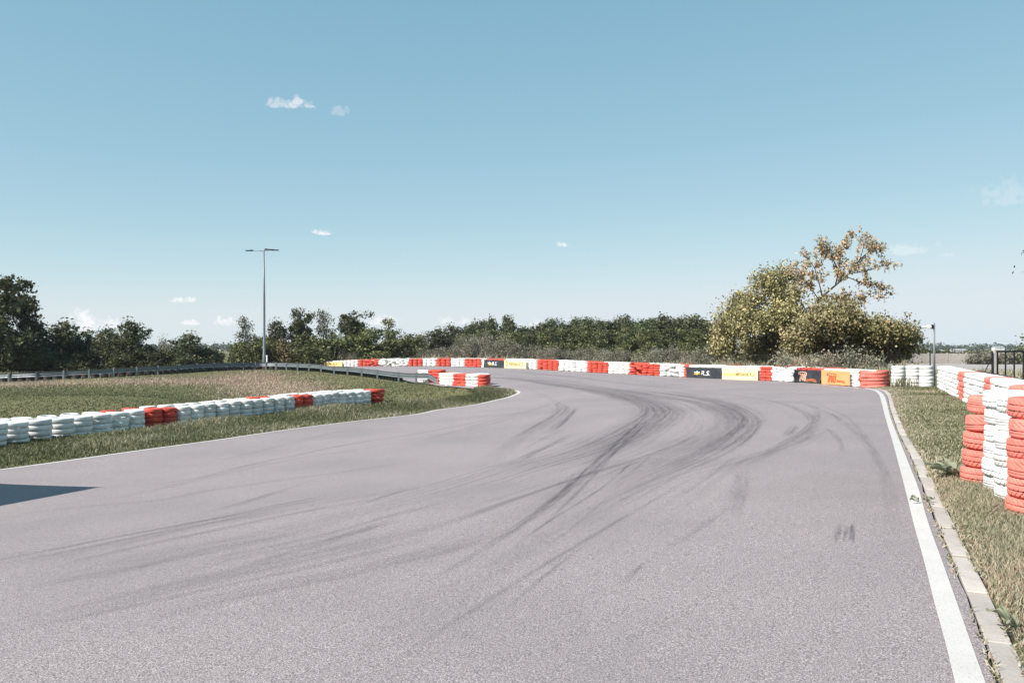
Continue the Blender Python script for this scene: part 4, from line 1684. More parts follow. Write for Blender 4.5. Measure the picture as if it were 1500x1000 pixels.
def verge(n, y0, y1, seed, power=1.0):
    rg = np.random.default_rng(seed)
    Y = y0 + (y1 - y0) * rg.random(n) ** power
    xk = np.interp(Y, ky[okk], kxv[okk])
    xw = np.interp(Y, [2, 8, 9.6, 11, 33.5, 36], [4.2, 5.2, 7.0, 7.6, 16.6, 17.0])
    edge = (xw - xk) * rg.random(n)
    X = xk + edge + .022 * patch_noise(Y * 0, Y, 5.0, seed + 60) - .01
    return X, Y, edge


rg = np.random.default_rng(5)
X, Y, E = verge(95000, 2.6, 10.5, 1, 1.15)
pn = patch_noise(X, Y, 1.6, 3)
h = rg.uniform(.035, .095, len(X)) * np.clip(.45 + E * 2.2, .45, 1.0) * np.clip(1 + .35 * pn, .55, 1.6)
t = np.clip(rg.normal(.50, .20, len(X)) + .13 * pn + .22 * np.exp(-E / .25), 0, .98)
g_near = blades('grass', X, Y, h, rg.uniform(.0035, .008, len(X)), t, 2, .95)
tag(g_near, 'short patchy grass and straw on the right verge beside the kerb', 'grass', kind='stuff')
X, Y, E = verge(70000, 10, 36, 4, 1.3)
cs_ = pix(1346, 573.5)
kp = (np.hypot((X - cs_[0]) / .62, (Y - cs_[1]) / 1.3) > 1.0) | (rg.random(len(X)) < .10)
X, Y, E = X[kp], Y[kp], E[kp]
pn = patch_noise(X, Y, .9, 8)
h = rg.uniform(.05, .12, len(X)) * np.clip(1 + .3 * pn, .5, 1.5) * np.clip(.5 + E, .5, 1)
t = np.clip(rg.normal(.47, .19, len(X)) + .12 * pn + .2 * np.exp(-E / .4), 0, .98)
o = blades('grass', X, Y, h, rg.uniform(.010, .022, len(X)), t, 6, .9)
tag(o, 'grass running along the white right wall towards the bend', 'grass', kind='stuff')

# straw and dead leaves caught along the kerb
n = 5200
Y = 3 + 22 * rg.random(n) ** 1.6
cl = patch_noise(np.zeros(n), Y, 3.0, 77)
xk = np.interp(Y, ky[okk], kxv[okk])
X = xk + np.where(rg.random(n) < .62, np.abs(rg.normal(0, .05, n)) - .035, -.165 + rg.normal(0, .012, n))
kp = (cl + rg.normal(0, .5, n)) > .1
X, Y = X[kp], Y[kp]
o = blades('straw_litter', X, Y, rg.uniform(.008, .030, len(X)), rg.uniform(.006, .014, len(X)), np.clip(rg.normal(.66, .2, len(X)), 0, 1), 78, 3.2, .006)
tag(o, 'bits of straw and dead leaves lying along the kerb joint', 'litter', kind='stuff')

# left verge between edge line and the infield row
es2, esL = smooth_line(edge_pts, .2)
en2 = normals(es2)
n = 110000
k = rg.integers(0, len(es2), n)
u = rg.random(n) * 1.0
# reach as far as the tyre row
wv = np.interp(es2[:, 1], [5, 17, 22, 26, 31, 36.5, 39], [7, 5.2, 4.6, 4.6, 4.4, 2.6, 1.2])
X = es2[k, 0] + en2[k, 0] * wv[k] * u + rg.normal(0, .05, n)
Y = es2[k, 1] + en2[k, 1] * wv[k] * u + rg.normal(0, .05, n)
keep = (Y > 8) & ~inside(road_poly, X + .02, Y) & (X / np.maximum(Y, 1) > -.66)
X, Y, k, u = X[keep], Y[keep], k[keep], u[keep]
pn = patch_noise(X, Y, .8, 18)
h = rg.uniform(.06, .17, len(X)) * np.clip(1 + .4 * pn, .5, 1.7) * np.clip(.55 + u * 1.5, .5, 1)
t = np.clip(rg.normal(.30, .17, len(X)) + .15 * pn + .12 * (u < .08), 0, .95)
o = blades('grass', X, Y, h, rg.uniform(.012, .026, len(X)), t, 7, .9)
tag(o, 'grass strip between the left road edge and the long infield tyre row', 'grass', kind='stuff')

# infield and bank
n = 130000
Y = 22 + 58 * rg.random(n) ** .8
X = Y * (-.66 + (.66 + .0) * rg.random(n))
m_ = ~inside(road_poly, X, Y)
rowx = np.interp(Y, row_c[:, 1], row_c[:, 0])
m_ &= (X < rowx - .6) | (Y > 36)
dr = np.full(len(X), 1e9)
side_ok = np.ones(len(X), bool)
for p in rs:
    dr = np.minimum(dr, np.hypot(X - p[0], Y - p[1]))
axp = X / Y * F + 750
yr = np.interp(axp, [p[0] for p in RAIL] + [700], [p[2] for p in RAIL] + [41])
m_ &= Y < yr - .15
X, Y, dr, axp = X[m_], Y[m_], dr[m_], axp[m_]
pn = patch_noise(X, Y, .55, 28)
bk = np.clip(1 - np.abs(dr - 6.5) / 6.5, 0, 1) * np.clip((570 - axp) / 120, 0, 1)
h = rg.uniform(.03, .075, len(X)) * np.clip(1 + .35 * pn, .5, 1.6) * (1 + 1.8 * bk)
t = np.clip(rg.normal(.20, .12, len(X)) + .10 * pn, 0, .8)
t = np.where(rg.random(len(X)) < bk * 1.25, rg.uniform(.72, 1.0, len(X)), t)
o = blades('grass', X, Y, h, rg.uniform(.022, .05, len(X)), t, 9, .9)
tag(o, 'mown infield grass rising to a reddish dry bank below the guard rail', 'grass', kind='stuff')

# tall dry weeds behind the far barrier
n = 26000
px = rg.uniform(430, 1330, n)
D0 = np.interp(px, FBx, FBd)
dep = rg.random(n) ** 1.3
Y = D0 * 1.0 + 1.9 + dep * np.interp(px, [430, 700, 1000, 1330], [14, 16, 9, 5])
X = (px - 750) / F * Y
pn = patch_noise(X, Y, .7, 40)
h = rg.uniform(.5, 1.15, n) * np.clip(1 + .35 * pn, .5, 1.5) * np.interp(px, [430, 1000, 1100, 1330], [.9, .8, 1.0, .9])
t = np.clip(rg.normal(.60, .16, n) + .1 * pn, 0, 1)
o = blades('weeds', X, Y, h, rg.uniform(.03, .07, n), t, 41, .6)
tag(o, 'tall dry grass and weeds growing behind the far barrier', 'weeds', kind='stuff')
# rough growth along the left tree line and by the apron
n = 16000
X = np.concatenate([rg.uniform(-75, -14, n), rg.uniform(21, 50, n // 2)])
Y = np.concatenate([np.interp(X[:n], [-75, -47, -33, -14], [78, 82, 98, 106]) + 5 * rg.random(n), 41 + (X[n:] - 21) * 1.2 + rg.uniform(-6, 12, n // 2)])
ok_ = ~((X > 20) & (Y > 56) & (Y < 93) & (X < 80) & inside(np.array([(20.8, 58), (33, 58), (52, 70), (80, 100), (52, 96), (40, 91), (31, 86), (27, 78)]), X, Y))
X, Y = X[ok_], Y[ok_]
h = rg.uniform(.25, .8, len(X)) * np.where(X > 0, .55, 1)
t = np.clip(rg.normal(.66, .14, len(X)), 0, 1)
o = blades('weeds', X, Y, h, rg.uniform(.03, .07, len(X)), t, 43, .7)
tag(o, 'dry grass in front of the left trees and around the concrete apron', 'weeds', kind='stuff')

# ------------------------------------------------------------------ plants by the kerb
M_DOCK = leaf_mat('broad_weed_leaf', (.12, .14, .085), (.27, .29, .20))


def broad_plant(name, x, y, leaves, lab, group=None):
    z0 = g1(x, y)
    r_ = empty(name, (x, y, z0))
    tag(r_, lab, 'plant', group)
    for az, ln, wd, lift in leaves:
        v, f, tt = [], [], []
        n, m_ = 12, 4
        for i in range(n + 1):
            u = i / n
            w_ = wd * (math.sin(math.pi * min(1, u ** .8)) ** .8 if 0 < u < 1 else .02) * .5
            rr_ = .04 + ln * u * math.cos(lift * (1 - u))
            zz = .03 + ln * math.sin(lift) * u * (1.15 - .6 * u)
            for j in range(m_ + 1):
                s = (j / m_ - .5) * 2
                wav = .018 * math.sin(9 * u + 3 * s + az * 5) * abs(s)
                px_, py_ = rr_, s * w_
                v.append((px_ * math.cos(az) - py_ * math.sin(az), px_ * math.sin(az) + py_ * math.cos(az), zz + .03 * abs(s) * wd / .12 + wav))
                tt.append(.5 + .4 * abs(s) + .1 * math.sin(13 * u))
        for i in range(n):
            for j in range(m_):
                a = i * (m_ + 1) + j
                f.append((a, a + 1, a + m_ + 2, a + m_ + 1))
        obj('leaf', mesh('leaf', v, np.array(f), (M_DOCK,), True, {'tint': tt}), r_)


p = pix(1398, 700)
broad_plant('broad_leaved_weed', p[0], p[1], [(3.3, .26, .15, .6), (2.6, .25, .14, .9), (4.2, .22, .14, .55), (.5, .20, .13, 1.0), (1.5, .24, .13, 1.2), (5.3, .18, .12, .7), (3.7, .20, .10, 1.1)],
            'broad-leaved grey-green weed at the foot of the far red stack on the verge')
p = pix(1497, 925)
broad_plant('broad_leaved_weed', p[0], p[1], [(2.5, .13, .045, .9), (1.9, .10, .035, 1.1), (3.6, .09, .035, .9), (.6, .10, .04, .9)], 'small long-leaved weed in the grass at the lower right corner')
p = pix(1352, 737)
broad_plant('flat_weed', p[0], p[1], [(3.3, .10, .03, .2), (.2, .09, .03, .3), (2.2, .08, .03, .5), (5.0, .07, .025, .4), (1.0, .10, .03, .4)], 'small flat weed growing across the kerb joint and white line')
# bare sandy patch and a few stalks by the white stacks
c_ = pix(1346, 573.5)
M_SAND = mat('pale_sand', lambda g, b, o_: g.put(b.inputs['Base Color'], g.mix(g.noise(coords(g), 14, 5, .7), (.24, .165, .115), (.46, .36, .28))), rough=.95)
ang = np.linspace(0, 2 * math.pi, 40, endpoint=False)
rad = 1 + .28 * np.sin(3 * ang + 1) + .18 * np.sin(7 * ang) + .12 * np.sin(13 * ang + 2)
sheet('sand_patch', np.column_stack([c_[0] + .62 * rad * np.cos(ang), c_[1] + 1.25 * rad * np.sin(ang)]), .012, M_SAND, .35)
rg = np.random.default_rng(91)
n = 180
px_ = np.concatenate([rg.normal(1314, 5, n // 2), rg.normal(1330, 7, n - n // 2)])
yy = 35.2 - rg.random(n) * 1.2
X = (px_ - 750) / F * yy
o = blades('weeds', X, yy, rg.uniform(.15, .62, n), rg.uniform(.012, .03, n), np.clip(rg.normal(.35, .25, n), 0, 1), 92, .5)
tag(o, 'ragged dark stalks between the red end stack and the white stacks', 'weeds', kind='stuff')

# ------------------------------------------------------------------ trees
LEAFQ = np.array([(0, -.5, 0), (.42, -.05, .08), (0, .5, 0), (-.42, -.05, .08)])


def leaf_cloud(C, size, rg, flat=.3):
    n = len(C)
    a = rg.normal(size=(n, 3))
    a /= np.linalg.norm(a, axis=1)[:, None]
    nrm = rg.normal(size=(n, 3)) + np.array([-.25, -.25, flat * 2])
    b = np.cross(nrm, a)
    b /= np.maximum(np.linalg.norm(b, axis=1), 1e-6)[:, None]
    c = np.cross(a, b)
    s = size * rg.uniform(.6, 1.35, n)
    V = C[:, None, :] + (a[:, None, :] * LEAFQ[None, :, 1:2] + b[:, None, :] * LEAFQ[None, :, 0:1] + c[:, None, :] * LEAFQ[None, :, 2:3]) * s[:, None, None]
    return V.reshape(-1, 3), np.arange(n * 4).reshape(-1, 4)


def crown(blobs, ncl, per, crad, size, seed, shell=.55, gap=.0, droop=0.0, spiky=0.0):
    """clumps of leaves spread through a union of ellipsoids"""
    rg = np.random.default_rng(seed)
    B = np.array(blobs, float)
    vol = B[:, 3] * B[:, 4] * B[:, 5]
    pick = rg.choice(len(B), ncl, p=vol / vol.sum())
    d = rg.normal(size=(ncl, 3))
    d /= np.linalg.norm(d, axis=1)[:, None]
    rr = (shell + (1 - shell) * rg.random(ncl)) ** .7
    rr *= 1 + .19 * rg.normal(size=ncl)
    C = B[pick, :3] + d * rr[:, None] * B[pick, 3:6]
    C = C[C[:, 2] > .15]
    if gap > 0:
        nz_ = np.sin(C[:, 0] * 2.1 + seed) + np.sin(C[:, 1] * 2.4 + 1.3) + np.sin(C[:, 2] * 2.7 + seed * 2)
        C = C[nz_ > np.quantile(nz_, gap)]
    n = len(C)
    off = rg.normal(size=(n, per, 3)) * crad * rg.uniform(.55, 1.25, (n, 1, 1))
    off[:, :, 2] *= .75
    if droop:
        off[:, :, 2] -= droop * rg.random((n, per))
    if spiky:
        off[:, :, 2] += spiky * np.abs(rg.normal(size=(n, per))) * (rg.random((n, 1)) < .35)
    P = (C[:, None, :] + off).reshape(-1, 3)
    P[:, 2] = np.maximum(P[:, 2], .05)
    V, Fc = leaf_cloud(P, size, rg)
    tn = np.clip(np.repeat(rg.normal(.42, .22, n), per) + rg.normal(0, .18, n * per), 0, 1)
    return V, Fc, np.repeat(tn, 4), C


def limbs(C, trunk_top, r0, seed, nb=14, base=(0, 0, 0), stems=1, lean=.0):
    rg = np.random.default_rng(seed)
    mb = MB()
    top = np.array(trunk_top, float)
    for s in range(stems):
        b = np.array(base) + (rg.normal(size=3) * np.array([.35, .35, 0]) if stems > 1 else 0)
        t = top + (rg.normal(size=3) * np.array([.9, .9, .4]) if stems > 1 else 0)
        mid = (b + t) / 2 + rg.normal(size=3) * np.array([.12, .12, 0]) * t[2] * .25
        mb.tube([b, b + (mid - b) * .5, mid, t], [r0, r0 * .8, r0 * .65, r0 * .25], 7)
        idx = rg.choice(len(C), min(nb, len(C)), replace=False)
        for i in idx:
            k = rg.uniform(.3, .95)
            st = b + (t - b) * k
            e = C[i]
            if e[2] < st[2] - .8:
                continue
            m1 = st + (e - st) * .5 + np.array([0, 0, .08 * np.linalg.norm(e - st)])
            rr = r0 * (.42 - .25 * k)
            mb.tube([st, m1, e], [rr, rr * .6, rr * .18], 5)
    return mb


VAR = {}


def variant(key, leafm, bark, **kw):
    """a tree of unit kind, about 10 m tall, reused in several sizes"""
    V, Fc, tn, C = crown(kw['blobs'], kw['ncl'], kw['per'], kw['crad'], kw['size'], kw['seed'], kw.get('shell', .5), kw.get('gap', 0), kw.get('droop', 0), kw.get('spiky', 0))
    cm = mesh('crown', V, Fc, (leafm,), False, {'tint': tn})
    mb = limbs(C, kw['top'], kw['r0'], kw['seed'] + 1, kw.get('nb', 14), stems=kw.get('stems', 1))
    tm = mesh('trunk', mb.v, mb.f, (bark,), True)
    VAR[key] = (cm, tm, float(V[:, 2].max()), float(V[:, 0].max() - V[:, 0].min()))


def rblobs(n, rx, z0, z1, r, seed, taper=.5):
    rg = np.random.default_rng(seed)
    out = []
    for k in range(n):
        t = (k + .5) / n
        z = z0 + (z1 - z0) * t
        rad = rx * (1 - taper * t) * math.sqrt(rg.random())
        a = rg.uniform(0, 6.28)
        q = r * rg.uniform(.7, 1.25) * (1 - .35 * t)
        out.append((rad * math.cos(a), rad * math.sin(a), z, q * 1.15, q * 1.15, q * .9))
    return out


variant('broad', L_DARK, M_BARK, blobs=rblobs(22, 3.0, 1.4, 9.0, 1.5, 3, .65), ncl=330, per=24, crad=.38, size=.34, seed=3, top=(.1, 0, 7.5), r0=.22, gap=.12, spiky=.35)
variant('broad_b', L_MID, M_BARK, blobs=rblobs(20, 3.4, 1.2, 8.6, 1.6, 13, .6), ncl=330, per=24, crad=.42, size=.34, seed=13, top=(-.2, 0, 7), r0=.2, gap=.10, spiky=.3)
variant('airy', L_MID, M_BARK, blobs=rblobs(26, 2.3, 2.4, 9.2, .95, 23, .45), ncl=210, per=19, crad=.33, size=.30, seed=23, top=(.2, 0, 8.6), r0=.15, gap=.22, nb=34, spiky=.25)
variant('oak', L_DARK, M_BARK, blobs=rblobs(26, 3.0, 2.6, 9.2, 1.05, 33, .35), ncl=250, per=26, crad=.34, size=.32, seed=33, top=(.3, 0, 8.4), r0=.2, gap=.18, nb=34)
variant('birch', L_PALE, M_BIRCH, blobs=rblobs(26, 2.1, 2.2, 9.0, .85, 43, .55), ncl=230, per=16, crad=.30, size=.24, seed=43, top=(.1, 0, 8.8), r0=.13, gap=.2, droop=.9, nb=30)
variant('pine', L_PINE, M_BARK, blobs=rblobs(22, 1.9, 3.0, 9.2, 1.15, 53, .7), ncl=270, per=22, crad=.34, size=.34, seed=53, top=(0, 0, 9.3), r0=.17, gap=.1, spiky=.5, nb=24)
variant('pine_b', L_PINE, M_BARK, blobs=rblobs(16, 2.2, 4.4, 9.0, 1.1, 63, .4), ncl=230, per=22, crad=.36, size=.34, seed=63, top=(.2, 0, 9), r0=.17, gap=.15, spiky=.5, nb=24)
variant('shrub', L_MID, M_BARK, blobs=rblobs(14, 3.2, .8, 4.6, 1.4, 73, .5), ncl=240, per=22, crad=.40, size=.30, seed=73, top=(0, 0, 3.2), r0=.07, nb=16, stems=3, spiky=.3)
variant('dark_shrub', L_DARK, M_BARK, blobs=rblobs(16, 3.4, .8, 5.0, 1.5, 173, .45), ncl=300, per=24, crad=.40, size=.30, seed=173, top=(0, 0, 3.2), r0=.07, nb=16, stems=3, spiky=.45)
variant('yellow_shrub', L_YEL, M_BARK, blobs=rblobs(14, 2.8, .8, 5.0, 1.3, 83, .5), ncl=230, per=22, crad=.38, size=.28, seed=83, top=(0, 0, 3.5), r0=.07, nb=16, stems=3, spiky=.3)
variant('grey_shrub', L_GREY, M_BARK, blobs=rblobs(16, 3.0, .7, 4.0, 1.2, 93, .4), ncl=260, per=20, crad=.36, size=.19, seed=93, top=(0, 0, 3.0), r0=.05, nb=26, stems=4, gap=.05, spiky=.55)


def plant(key, name, px, top, width, D, lab, cat, group, z=None):
    """a tree placed by where its crown stands and how tall and wide it looks"""
    cm, tm, hz, wx = VAR[key]
    X = (px - 750) / F * D
    zg = g1(X, D) if z is None else z
    H = (CH - (top - HY) / F * D) - zg
    sz = H / hz
    sx = width / F * D / wx
    sx = min(max(sx, sz * .55), sz * 1.9)
    r_ = empty(name, (X, D, zg), random.uniform(0, 6.28))
    r_.scale = (sx, sx, sz)
    tag(r_, lab, cat, group)
    obj('trunk', tm, r_)
    obj('crown', cm, r_)
    return r_


GL = 'trees and shrubs along the left'
plant('oak', 'oak_tree', -4, 397, 135, 88, 'tallest dark green tree at the left edge with sky showing through', 'tree', GL)
plant('broad', 'broadleaf_tree', 48, 452, 80, 92, 'dark bushy tree just right of the tallest left tree', 'tree', GL)
plant('broad', 'broadleaf_tree', 92, 464, 105, 95, 'dense green tree in front of the biggest white cloud', 'tree', GL)
plant('yellow_shrub', 'shrub', 143, 482, 60, 93, 'yellowing shrub between two dark trees on the left', 'shrub', GL)
plant('broad', 'broadleaf_tree', 192, 462, 88, 93, 'dark green tree right of the yellowing shrub', 'tree', GL)
plant('grey_shrub', 'shrub', 236, 486, 42, 97, 'pale thin shrub between two dark green trees on the left', 'shrub', GL)
plant('broad', 'broadleaf_tree', 276, 483, 90, 94, 'low dark green tree left of the gap in the trees', 'tree', GL)
plant('dark_shrub', 'shrub', 312, 500, 44, 99, 'dark shrub at the edge of the gap left of the birch', 'shrub', GL)
plant('dark_shrub', 'shrub', 20, 500, 120, 90, 'dark shrub under the tallest left tree', 'shrub', GL)
plant('dark_shrub', 'shrub', 120, 504, 110, 91, 'dark undershrub below the yellowing shrub', 'shrub', GL)
plant('dark_shrub', 'shrub', 226, 505, 100, 91.5, 'green undershrub below the thin pale shrub', 'shrub', GL)
plant('broad', 'broadleaf_tree', 122, 478, 80, 97, 'green tree behind the yellowing shrub on the left', 'tree', GL)
plant('broad', 'broadleaf_tree', 160, 474, 70, 98, 'green tree between the yellowing shrub and the dark tree beside it', 'tree', GL)
plant('dark_shrub', 'shrub', 70, 500, 110, 90, 'dark undershrub below the dense tree in front of the white cloud', 'shrub', GL)
plant('dark_shrub', 'shrub', 180, 502, 100, 90.5, 'dark undershrub below the dark tree beside the yellowing shrub', 'shrub', GL)
plant('dark_shrub', 'shrub', 268, 504, 90, 92, 'dark undershrub below the low tree left of the gap', 'shrub', GL)
GM = 'trees and shrubs behind the lamp post'
plant('birch', 'birch_tree', 362, 460, 50, 106, 'pale birch with drooping branches left of the lamp post', 'tree', GM)
plant('shrub', 'shrub', 350, 496, 60, 104, 'green shrub at the foot of the drooping birch', 'shrub', GM)
plant('broad', 'broadleaf_tree', 406, 463, 62, 108, 'dark green tree right beside the lamp post', 'tree', GM)
plant('oak', 'broadleaf_tree', 441, 450, 56, 109, 'slender airy green tree second right of the lamp post', 'tree', GM)
plant('birch', 'birch_tree', 478, 450, 54, 110, 'pale thin birch between two green airy trees', 'tree', GM)
plant('oak', 'broadleaf_tree', 521, 454, 70, 109, 'rounded green tree right of the thin pale birch', 'tree', GM)
plant('airy', 'broadleaf_tree', 572, 464, 54, 110, 'small airy tree with cloud on both sides', 'tree', GM)
plant('shrub', 'shrub', 382, 488, 74, 103, 'green shrub behind the lamp post', 'shrub', GM)
plant('yellow_shrub', 'shrub', 420, 492, 78, 104, 'olive shrub below the slender airy tree', 'shrub', GM)
plant('shrub', 'shrub', 462, 485, 92, 105, 'green shrub below the thin pale birch', 'shrub', GM)
plant('shrub', 'shrub', 505, 482, 100, 106, 'wide green shrub below the rounded tree', 'shrub', GM)
plant('broad_b', 'broadleaf_tree', 545, 478, 90, 107, 'dense green tree above the leftmost far red stacks', 'tree', GM)
plant('shrub', 'shrub', 585, 484, 90, 106, 'green shrub below the small airy tree', 'shrub', GM)
plant('grey_shrub', 'shrub', 508, 510, 46, 104, 'grey-green shrub above the half hidden deep yellow banner', 'shrub', GM)
plant('grey_shrub', 'shrub', 452, 508, 40, 104, 'grey-green shrub left of the half hidden deep yellow banner', 'shrub', GM)
plant('grey_shrub', 'shrub', 612, 484, 52, 108, 'greyish leafy shrub left of the dark round tree in the wood', 'shrub', GM)
GW = 'trees of the wood behind the far barrier'
plant('broad', 'broadleaf_tree', 640, 477, 80, 112, 'dark round tree at the left end of the wood', 'tree', GW)
plant('broad', 'broadleaf_tree', 664, 471, 66, 116, 'dark round tree left of the tall pair of pines', 'tree', GW)
plant('pine', 'pine_tree', 722, 459, 34, 122, 'left of the tall pair of pines standing above the wood', 'tree', GW)
plant('pine_b', 'pine_tree', 744, 458, 40, 122, 'right of the tall pair of pines standing above the wood', 'tree', GW)
plant('pine', 'pine_tree', 690, 469, 30, 124, 'slim pine just left of the tall pair of pines', 'tree', GW)
LAND = [(540, 616, 'the slumped far stacks'), (616, 636, 'the farthest neat white block'), (636, 657, 'the second far red block'), (657, 678, 'the second far white block'), (678, 709, 'the red block before the smaller black banner'),
        (709, 739, 'the smaller black banner'), (739, 772, 'the diamond banner'), (772, 815, 'the red block after the diamond banner'), (815, 857, 'the wide white block'), (857, 888, 'the red block between white blocks'),
        (888, 920, 'the white block before the slumped red stacks'), (920, 963, 'the slumped red stacks'), (963, 1006, 'the white block before the larger black banner'), (1006, 1075, 'the larger black banner')]
USED = set()


def above(px, what):
    for a, b, nm in LAND:
        if a <= px < b:
            t = (px - a) / (b - a)
            lab = f'{what} above the {"left side" if t < .4 else "middle" if t < .62 else "right side"} of {nm}'
            if lab in USED:
                lab = lab.replace(what, 'second ' + what)
            USED.add(lab)
            return lab
    return what


PINES = [(690, 470, 38), (707, 466, 36), (768, 476, 46), (786, 470, 42), (801, 468, 40), (812, 464, 34), (829, 467, 44), (846, 463, 40), (862, 465, 40), (879, 463, 40), (897, 467, 44), (912, 463, 42), (930, 466, 42), (944, 462, 40), (959, 464, 42), (976, 459, 42), (992, 463, 42), (1010, 461, 46), (1032, 464, 48), (1055, 462, 48)]
for i, (px, tp, w_) in enumerate(PINES):
    plant(('pine', 'pine_b', 'pine_b')[i % 3], 'pine_tree', px, tp + random.uniform(-5, 5), w_ * random.uniform(1.2, 1.6), 126 + (i * 7) % 13, above(px, 'dark pine'), 'tree', GW)
for i, (px, tp, w_, k_) in enumerate([(688, 486, 58, 'broad_b'), (716, 480, 60, 'broad_b'), (748, 484, 60, 'broad_b'), (778, 485, 56, 'broad'), (806, 480, 58, 'broad_b'), (838, 478, 58, 'broad_b'), (868, 482, 58, 'broad_b'), (895, 479, 54, 'broad'), (922, 477, 58, 'broad_b'), (952, 481, 58, 'broad_b'), (982, 476, 58, 'broad'), (1012, 478, 60, 'broad_b'), (1044, 479, 62, 'broad')]):
    plant(k_, 'broadleaf_tree', px, tp, w_ * 1.25, 108 + (i * 5) % 9, above(px, 'rounded leafy tree'), 'tree', GW)
GS = 'grey-green shrubs behind the far barrier'
for i, (px, tp, w_) in enumerate([(628, 506, 40), (655, 500, 46), (680, 486, 50), (706, 480, 52), (734, 486, 52), (762, 494, 48), (790, 500, 48), (818, 502, 46), (845, 505, 46), (872, 503, 46), (898, 505, 44), (925, 508, 44), (950, 505, 44), (975, 500, 48), (1000, 505, 48), (1026, 500, 50)]):
    D = float(np.interp(px, FBx, FBd)) + (6 if i > 6 else 10) + (i * 3) % 5
    plant('grey_shrub', 'shrub', px, tp, w_ * 1.35, D, above(px, 'greyish ragged shrub'), 'shrub', GS)

# big turning bush on the right: several stems, each clump of stems one thing
def big_bush(name, px0, D, blobs_px, ncl, per, leaf, size, lab, cat, seed, leafm, top, stems, gap, crad=.34, nb=26, r0=.09, group=None):
    X0 = (px0 - 750) / F * D
    z0 = g1(X0, D)
    bl = []
    for (px, py, rx_, rz_, dy) in blobs_px:
        bl.append(((px - px0) / F * D, dy, CH - (py - HY) / F * D - z0, rx_ / F * D, rx_ / F * D * 1.0, rz_ / F * D))
    V, Fc, tn, C = crown(bl, ncl, per, crad, size, seed, .45, gap, spiky=.25)
    r_ = empty(name, (X0, D, z0))
    tag(r_, lab, cat, group)
    mb = limbs(C, ((top[0] - px0) / F * D, 0, CH - (top[1] - HY) / F * D - z0), r0, seed + 5, nb, stems=stems)
    mb.build('trunk', M_BARK, r_, True)
    obj('crown', mesh('crown', V, Fc, (leafm,), False, {'tint': tn}), r_)
    return r_


GB = 'trees of the big clump on the right'
big_bush('turning_tree', 1120, 52, [(1062, 498, 20, 26, .6), (1072, 462, 18, 18, 0), (1098, 478, 28, 34, -.8), (1118, 430, 22, 22, 0), (1140, 412, 20, 15, .2), (1150, 452, 28, 28, -1.0), (1142, 505, 30, 22, .8), (1108, 512, 30, 20, .8), (1162, 408, 16, 13, .4), (1092, 442, 16, 15, .2), (1118, 402, 9, 9, 0), (1052, 470, 10, 16, 0), (1128, 470, 22, 22, -1.2)],
         620, 60, 0, .125, 'broad yellow-green tree forming the left part of the big clump', 'tree', 301, L_BIG, (1135, 430), 4, .16, .27, group=GB)
big_bush('turning_tree', 1215, 48.5, [(1190, 472, 28, 24, -1.0), (1222, 470, 28, 20, -1.2), (1252, 478, 24, 18, -1.0), (1200, 512, 34, 22, 1.2), (1240, 514, 34, 22, 1.4), (1172, 500, 22, 26, .2), (1264, 492, 20, 22, .4), (1212, 452, 16, 12, -.4), (1240, 458, 14, 10, -.6)],
         520, 60, 0, .125, 'olive green tree in the middle of the big clump below the rusty one', 'tree', 321, L_BIG, (1220, 470), 4, .16, .27, group=GB)
big_bush('turning_tree', 1300, 47, [(1283, 486, 20, 14, -.8), (1308, 486, 20, 14, -.8), (1330, 494, 14, 12, 0), (1298, 516, 24, 18, 1.0), (1325, 514, 20, 17, .8), (1274, 514, 20, 20, .8), (1328, 478, 7, 7, 0)],
         340, 58, 0, .12, 'low olive tree at the right end of the big clump', 'tree', 331, L_YEL, (1308, 484), 3, .14, .25, group=GB)


def limb_tree(name, px0, D, limbs_px, r0, lab, cat, group, leafm, size, seed, n2, n3, per, len2, len3):
    """a tree whose main limbs are drawn one by one; twigs and leaves grow from them"""
    rg = np.random.default_rng(seed)
    X0 = (px0 - 750) / F * D
    z0 = g1(X0, D)
    mb = MB()
    P = []
    for li, (pts, rad) in enumerate(limbs_px):
        L = [np.array([(a - px0) / F * D, dy, CH - (b - HY) / F * D - z0]) for a, b, dy in pts]
        n = len(L)
        rad *= .62
        mb.tube(L, [rad * (1 - .85 * k / (n - 1)) for k in range(n)], 7)
        seg = [np.linalg.norm(L[k + 1] - L[k]) for k in range(n - 1)]
        tot = sum(seg)
        for q in range(int(n2 * tot)):
            t = tot * rg.uniform(.22, 1.0)
            k = 0
            while k < n - 2 and t > seg[k]:
                t -= seg[k]
                k += 1
            b = L[k] + (L[k + 1] - L[k]) * min(t / seg[k], 1)
            d = (L[k + 1] - L[k]) / seg[k]
            d = d + rg.normal(size=3) * np.array([.75, .75, .45]) + np.array([0, 0, .25])
            d /= np.linalg.norm(d)
            ln = len2 * rg.uniform(.5, 1.3)
            m1 = b + d * ln * .5 + rg.normal(size=3) * .06
            e = b + d * ln + rg.normal(size=3) * .12
            mb.tube([b, m1, e], [rad * .22, rad * .15, .004], 4)
            for w in range(n3):
                u = rg.uniform(.25, 1.0)
                bb = b + (e - b) * u
                dd = d + rg.normal(size=3) * .8
                dd /= np.linalg.norm(dd)
                l3 = len3 * rg.uniform(.4, 1.3)
                ee = bb + dd * l3
                mb.tube([bb, ee], [.008, .003], 3, False)
                m = max(1, int(per * rg.uniform(.3, 1.4)))
                P.append(bb + (ee - bb) * rg.uniform(.3, 1.05, (m, 1)) + rg.normal(0, .055, (m, 3)))
    P = np.vstack(P)
    V, Fc = leaf_cloud(P, size, rg)
    r_ = empty(name, (X0, D, z0))
    tag(r_, lab, cat, group)
    mb.build('trunk', M_BARK, r_, True)
    obj('crown', mesh('crown', V, Fc, (leafm,), False, {'tint': np.repeat(np.clip(rg.normal(.55, .25, len(P)), 0, 1), 4)}), r_)
    return r_


